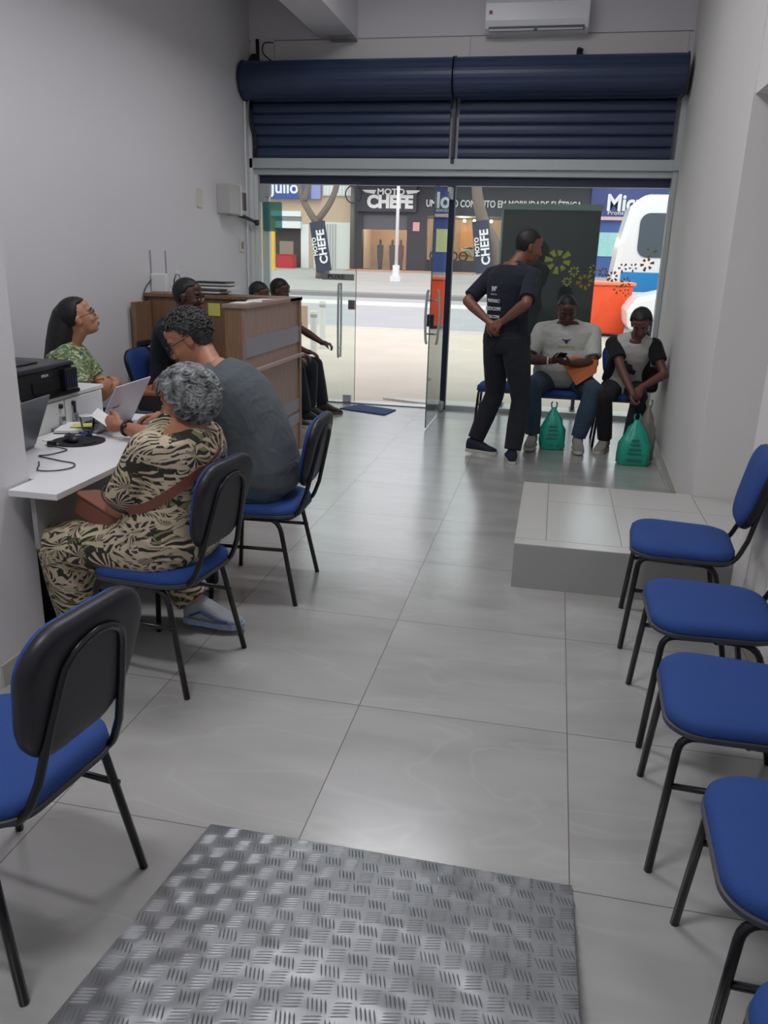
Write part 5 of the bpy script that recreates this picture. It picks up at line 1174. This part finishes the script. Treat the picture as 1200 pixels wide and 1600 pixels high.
# her bag with its cross-body strap
bagm = mat('tan_leather', '#6f4030', .45, bump=.15, bscale=60)
cb_ = thing('crossbody_bag', 'brown leather crossbody bag on the lap of the grey-haired woman', 'handbag', (lx, ly, 0), rz)
Rb = Matrix.Translation((-.10, .20, .635)) @ Matrix.Rotation(R_(-14), 4, 'Z') @ Matrix.Rotation(R_(14), 4, 'X') @ Matrix.Rotation(R_(10), 4, 'Y')
mb = MB(); mb.prism(rrect(.11, .23, .03), -.04, .04, Rb); mb.build('body', bagm, cb_, bevel=.012)
mb = MB(); mb.prism(rrect(.125, .235, .03), .04, .05, Rb); mb.build('flap', mat('tan_leather_flap', '#7a4836', .45), cb_, bevel=.004)
S0 = q['S'][0]
sp_ = catmull([(-.10, .09, .70), (-.185, .03, .70), (-.19, -.08, .735), (-.12, -.175, .82), (.02, -.195, .90), (.10, -.14, .985), (.135, -.05, 1.0), (.14, .04, .93), (.07, .13, .80), (-.04, .2, .70)], 8)
from mathutils.bvhtree import BVHTree
bv = BVHTree.FromPolygons([v.co for v in q['shirt'].data.vertices], [p.vertices for p in q['shirt'].data.polygons])
def onto(p):
    ax = V((.0, -.05, p.z)); d = V((p.x, p.y + .05, 0)).normalized(); h_ = bv.ray_cast(ax + d * .6, -d)
    return h_[0] + d * .005 if h_[0] is not None and abs((h_[0] - p).length) < .14 else p
sp_ = [onto(p) for p in sp_]
sp_ = [(sp_[max(i - 1, 0)] + sp_[i] * 2 + sp_[min(i + 1, len(sp_) - 1)]) / 4 for i in range(len(sp_))]
mb = MB(); rings = []
for i, p in enumerate(sp_):
    tdir = (sp_[min(i + 1, len(sp_) - 1)] - sp_[max(i - 1, 0)]).normalized(); out = V((p.x, p.y + .03, 0)); out = (out - tdir * out.dot(tdir)).normalized(); b = tdir.cross(out); wd = .017 if p.z < .86 else .006
    rings.append([p + b * wd + out * .002, p + b * wd - out * .002, p - b * wd - out * .002, p - b * wd + out * .002])
mb.loft(rings); mb.build('strap', bagm, cb_)

# --- man in slate t-shirt leaning on the desk
lx, ly, rz = -1.33, 3.56, R_(92.8)
hc = loc2(-1.685, 3.60, 1.20, lx, ly, rz); hR = head_R(R_(32), R_(14), R_(4))
q = person('seated man with glasses and dark greying hair in slate t-shirt leaning over the desk', (lx, ly, 0), rz, (0, -.04, .57), (0, .20, 1.03), hc, hR, SK['tan'], sw=.20,
    W=(loc2(-1.955, 3.40, .80, lx, ly, rz), loc2(-1.93, 3.78, .78, lx, ly, rz)), poleA=((-.6, -.5, -.8), (.6, -.4, -.8)), hd=((.05, 1, .12), (-.3, 1, .0)), hn=((.9, 0, -.3), (-.3, 0, -1)), curl=((.9, 1.0, .6), (.4, .5, .4)),
    ank=((-.13, .26, .10), (.15, .40, .10)), poleL=((-.1, 1, .5), (.2, 1, .5)), bow=(0, -.075, 0), ws=1.12, ds=1.1, belly=.05, kh=1.07, shirt=slate_tee, sleeve=.78, trousers=jeans, shoes=sneaker_navy, sole=sole_w,
    arm=(.31, .27), leg=(.45, .44), ra=1.12, rl=1.1, hem=-.12, clothes_grow=.018, vox=.006)
hair_shell(hc, hR, q['root'], hair_salt, 1.07, .014, .42, -.86, bumps=.004, tufts=500, tl=.011)
glasses(hc, hR, q['root'], 1.07)
w0 = q['W'][0]; d0 = (q['E'][0] - w0).normalized(); u0 = d0.orthogonal().normalized(); v0 = d0.cross(u0); cc = w0 + d0 * .035
MB().tube([cc + (u0 * math.cos(a) + v0 * math.sin(a)) * .033 for a in [2 * PI * i / 18 for i in range(19)]], .008, 8).ell(cc + (V((-1, 0, .6)).normalized()) * .034, (.016, .016, .010)).build('wristwatch', Mt['black'], q['root'], smooth=True)
o = MB().box(-.045, .045, -.028, .028, 0, .002).build('paper_slip', Mt['paper']); o.location = (-2.055, 3.40, .835); o.rotation_euler = (R_(40), R_(35), R_(10)); tag(o, 'small white paper slip held by the man in the slate t-shirt', 'paper')
tag(MB().box(-.105, .105, -.15, .15, 0, .003).build('paper_sheet', Mt['paper'], loc=(-1.88, 3.80, .741)), 'white sheet lying on the far end of the desk', 'paper')

# --- woman with long black hair, arms crossed, against the left wall
lx, ly, rz = -2.90, 4.55, R_(-72)
gprint = leaf_print('green_leaf_print', '#8f9a6e', [('#36563f', 1.3, 1.6), ('#c3c8a8', 4.2, 2.0), ('#5d7850', 8.0, 1.3)], 9, 7, .5)
hc = V((.02, .045, 1.185)); hR = head_R(R_(-22), R_(12), R_(0))
q = person('woman with long black hair and glasses in green leaf-print blouse, arms crossed', (lx, ly, 0), rz, (0, -.03, .54), (0, -.035, .985), hc, hR, SK['fair'], sw=.17,
    W=((.07, .20, .80), (-.07, .215, .77)), poleA=((-1, .15, -1), (1, .15, -1)), hd=((.9, .1, -.1), (-.9, .0, .1)), hn=((0, -1, -.2), (0, -.7, -.6)), curl=((.4, .5, .4), (.3, .4, .3)),
    ank=((-.10, .42, .09), (.10, .42, .09)), bow=(0, -.01, 0), ws=1.02, ds=1.02, shirt=gprint, sleeve=.62, trousers=jeans, shoes=sneaker_grey, sole=sole_w, ra=1.08, hem=-.1, lips='#8a4a45', clothes_grow=.016)
hair_shell(hc, hR, q['root'], hair_black, 1.0, .016, .62, -.55, front=.1)
glasses(hc, hR, q['root'], 1.0, mat('tortoise_frame', '#3a2622', .4), .026)
mb = MB(); rings = []
for z, yc, hw, hd_ in ((1.285, .0, .060, .060), (1.23, -.02, .092, .090), (1.15, -.045, .106, .096), (1.05, -.075, .125, .090), (.95, -.115, .135, .065), (.86, -.135, .13, .05), (.79, -.145, .11, .032)):
    rings.append([V((hw * math.cos(a), yc + hd_ * math.sin(a), z)) for a in [2 * PI * i / 24 for i in range(24)]])
mb.loft(rings[::-1]); link('long_hair', remesh(mb, .007, 3), hair_black, q['root'], smooth=True)

# --- man in navy polo at the reception desk, seen in profile
lx, ly, rz = -2.80, 5.68, R_(-84)
hc = loc2(-2.665, 5.70, 1.275, lx, ly, rz); hR = head_R(R_(4), R_(-4), 0)
q = person('man with glasses in navy polo seated sideways at the reception counter', (lx, ly, 0), rz, (0, -.05, .56), (0, .03, 1.07), hc, hR, SK['dark'], sw=.19,
    W=((-.05, .42, .79), (.18, .40, .79)), poleA=((-1, -.3, -.8), (1, -.3, -.8)), ank=((-.11, .42, .09), (.11, .42, .09)), ws=1.08, ds=1.05, kh=1.06, shirt=navy_cloth, sleeve=.8, trousers=dark_trouser, shoes=sneaker_navy, sole=sole_w, ra=1.08, lips='#4a2c28', vox=.007)
hair_shell(hc, hR, q['root'], hair_black, 1.06, .007, .45, -.75); glasses(hc, hR, q['root'], 1.06)
for z, s_ in ((.98, 'ML'), (.90, 'VIPARC')): text('shirt_print', s_, .04, prm, q['shirt'], (-.075, -.165 + (z - .8) * .12, z), (R_(80), 0, R_(-25)), .004, .03)

# --- two seated men beyond the counter
for (lx, ly, hz, lab, yaw_) in ((-2.81, 7.42, 1.215, 'close-cropped seated man behind the counter, the left one of the two heads', 0), (-2.78, 7.93, 1.235, 'close-cropped seated man behind the counter, the right one, nearer the glass door', 0)):
    rz = R_(-88); first = ly < 7.6
    hc = V((0, .06, hz)); hR = head_R(R_(18), R_(0), 0)
    q = person(lab, (lx, ly, 0), rz, (0, -.04, .56), (0, .02, 1.03), hc, hR, SK['dark'], sw=.18,
        W=((-.10, .44 if first else .50, .66 if first else .72), (.08, .42 if first else .36, .66)), poleA=((-1, -.3, -.6), (1, -.3, -.6)), hd=((.1, 1, -.1), (0, 1, -.2)), curl=((.6, .8, .5), (.4, .5, .4)),
        ank=((-.12, .48, .09), (.10, .40, .09)), ws=1.0, shirt=black_cloth, sleeve=.8, trousers=dark_trouser, shoes=mat('dark_shoe', '#202227' if first else '#2a2622', .7), sole=sole_w if first else mat('brown_sole', '#57493c', .7), leg=(.45, .43), vox=.008, lips='#4a2c28', group='two men seated behind the counter')
    hair_shell(hc, hR, q['root'], hair_black, 1.0, .004, .5, -.75)

# --- desk clerk mostly hidden by the pillar
lx, ly, rz = -2.55, 2.96, R_(-88)
hc = V((0, .06, 1.27)); hR = head_R(R_(12), 0, 0)
q = person('desk clerk in dark blue sleeve mostly hidden behind the left pillar', (lx, ly, 0), rz, (0, -.06, .57), (0, .0, 1.05), hc, hR, SK['tan'], sw=.18,
    W=((-.03, .20, .93), (.12, .26, .80)), poleA=((-1, -.2, -.8), (1, -.2, -.8)), hd=((-.2, .8, .5), (-.2, 1, -.1)), ank=((-.16, .34, .09), (.06, .38, .09)), toes=((-.4, 1), (-.2, 1)), shirt=cloth('dark_blue_cloth', '#1b2b45', .4), sleeve=1.85, trousers=black_cloth, shoes=mat('black_shoe', '#101012', .5), sole=Mt['black'], vox=.008)
hair_shell(hc, hR, q['root'], hair_black, 1.0, .012, .45, -.75)
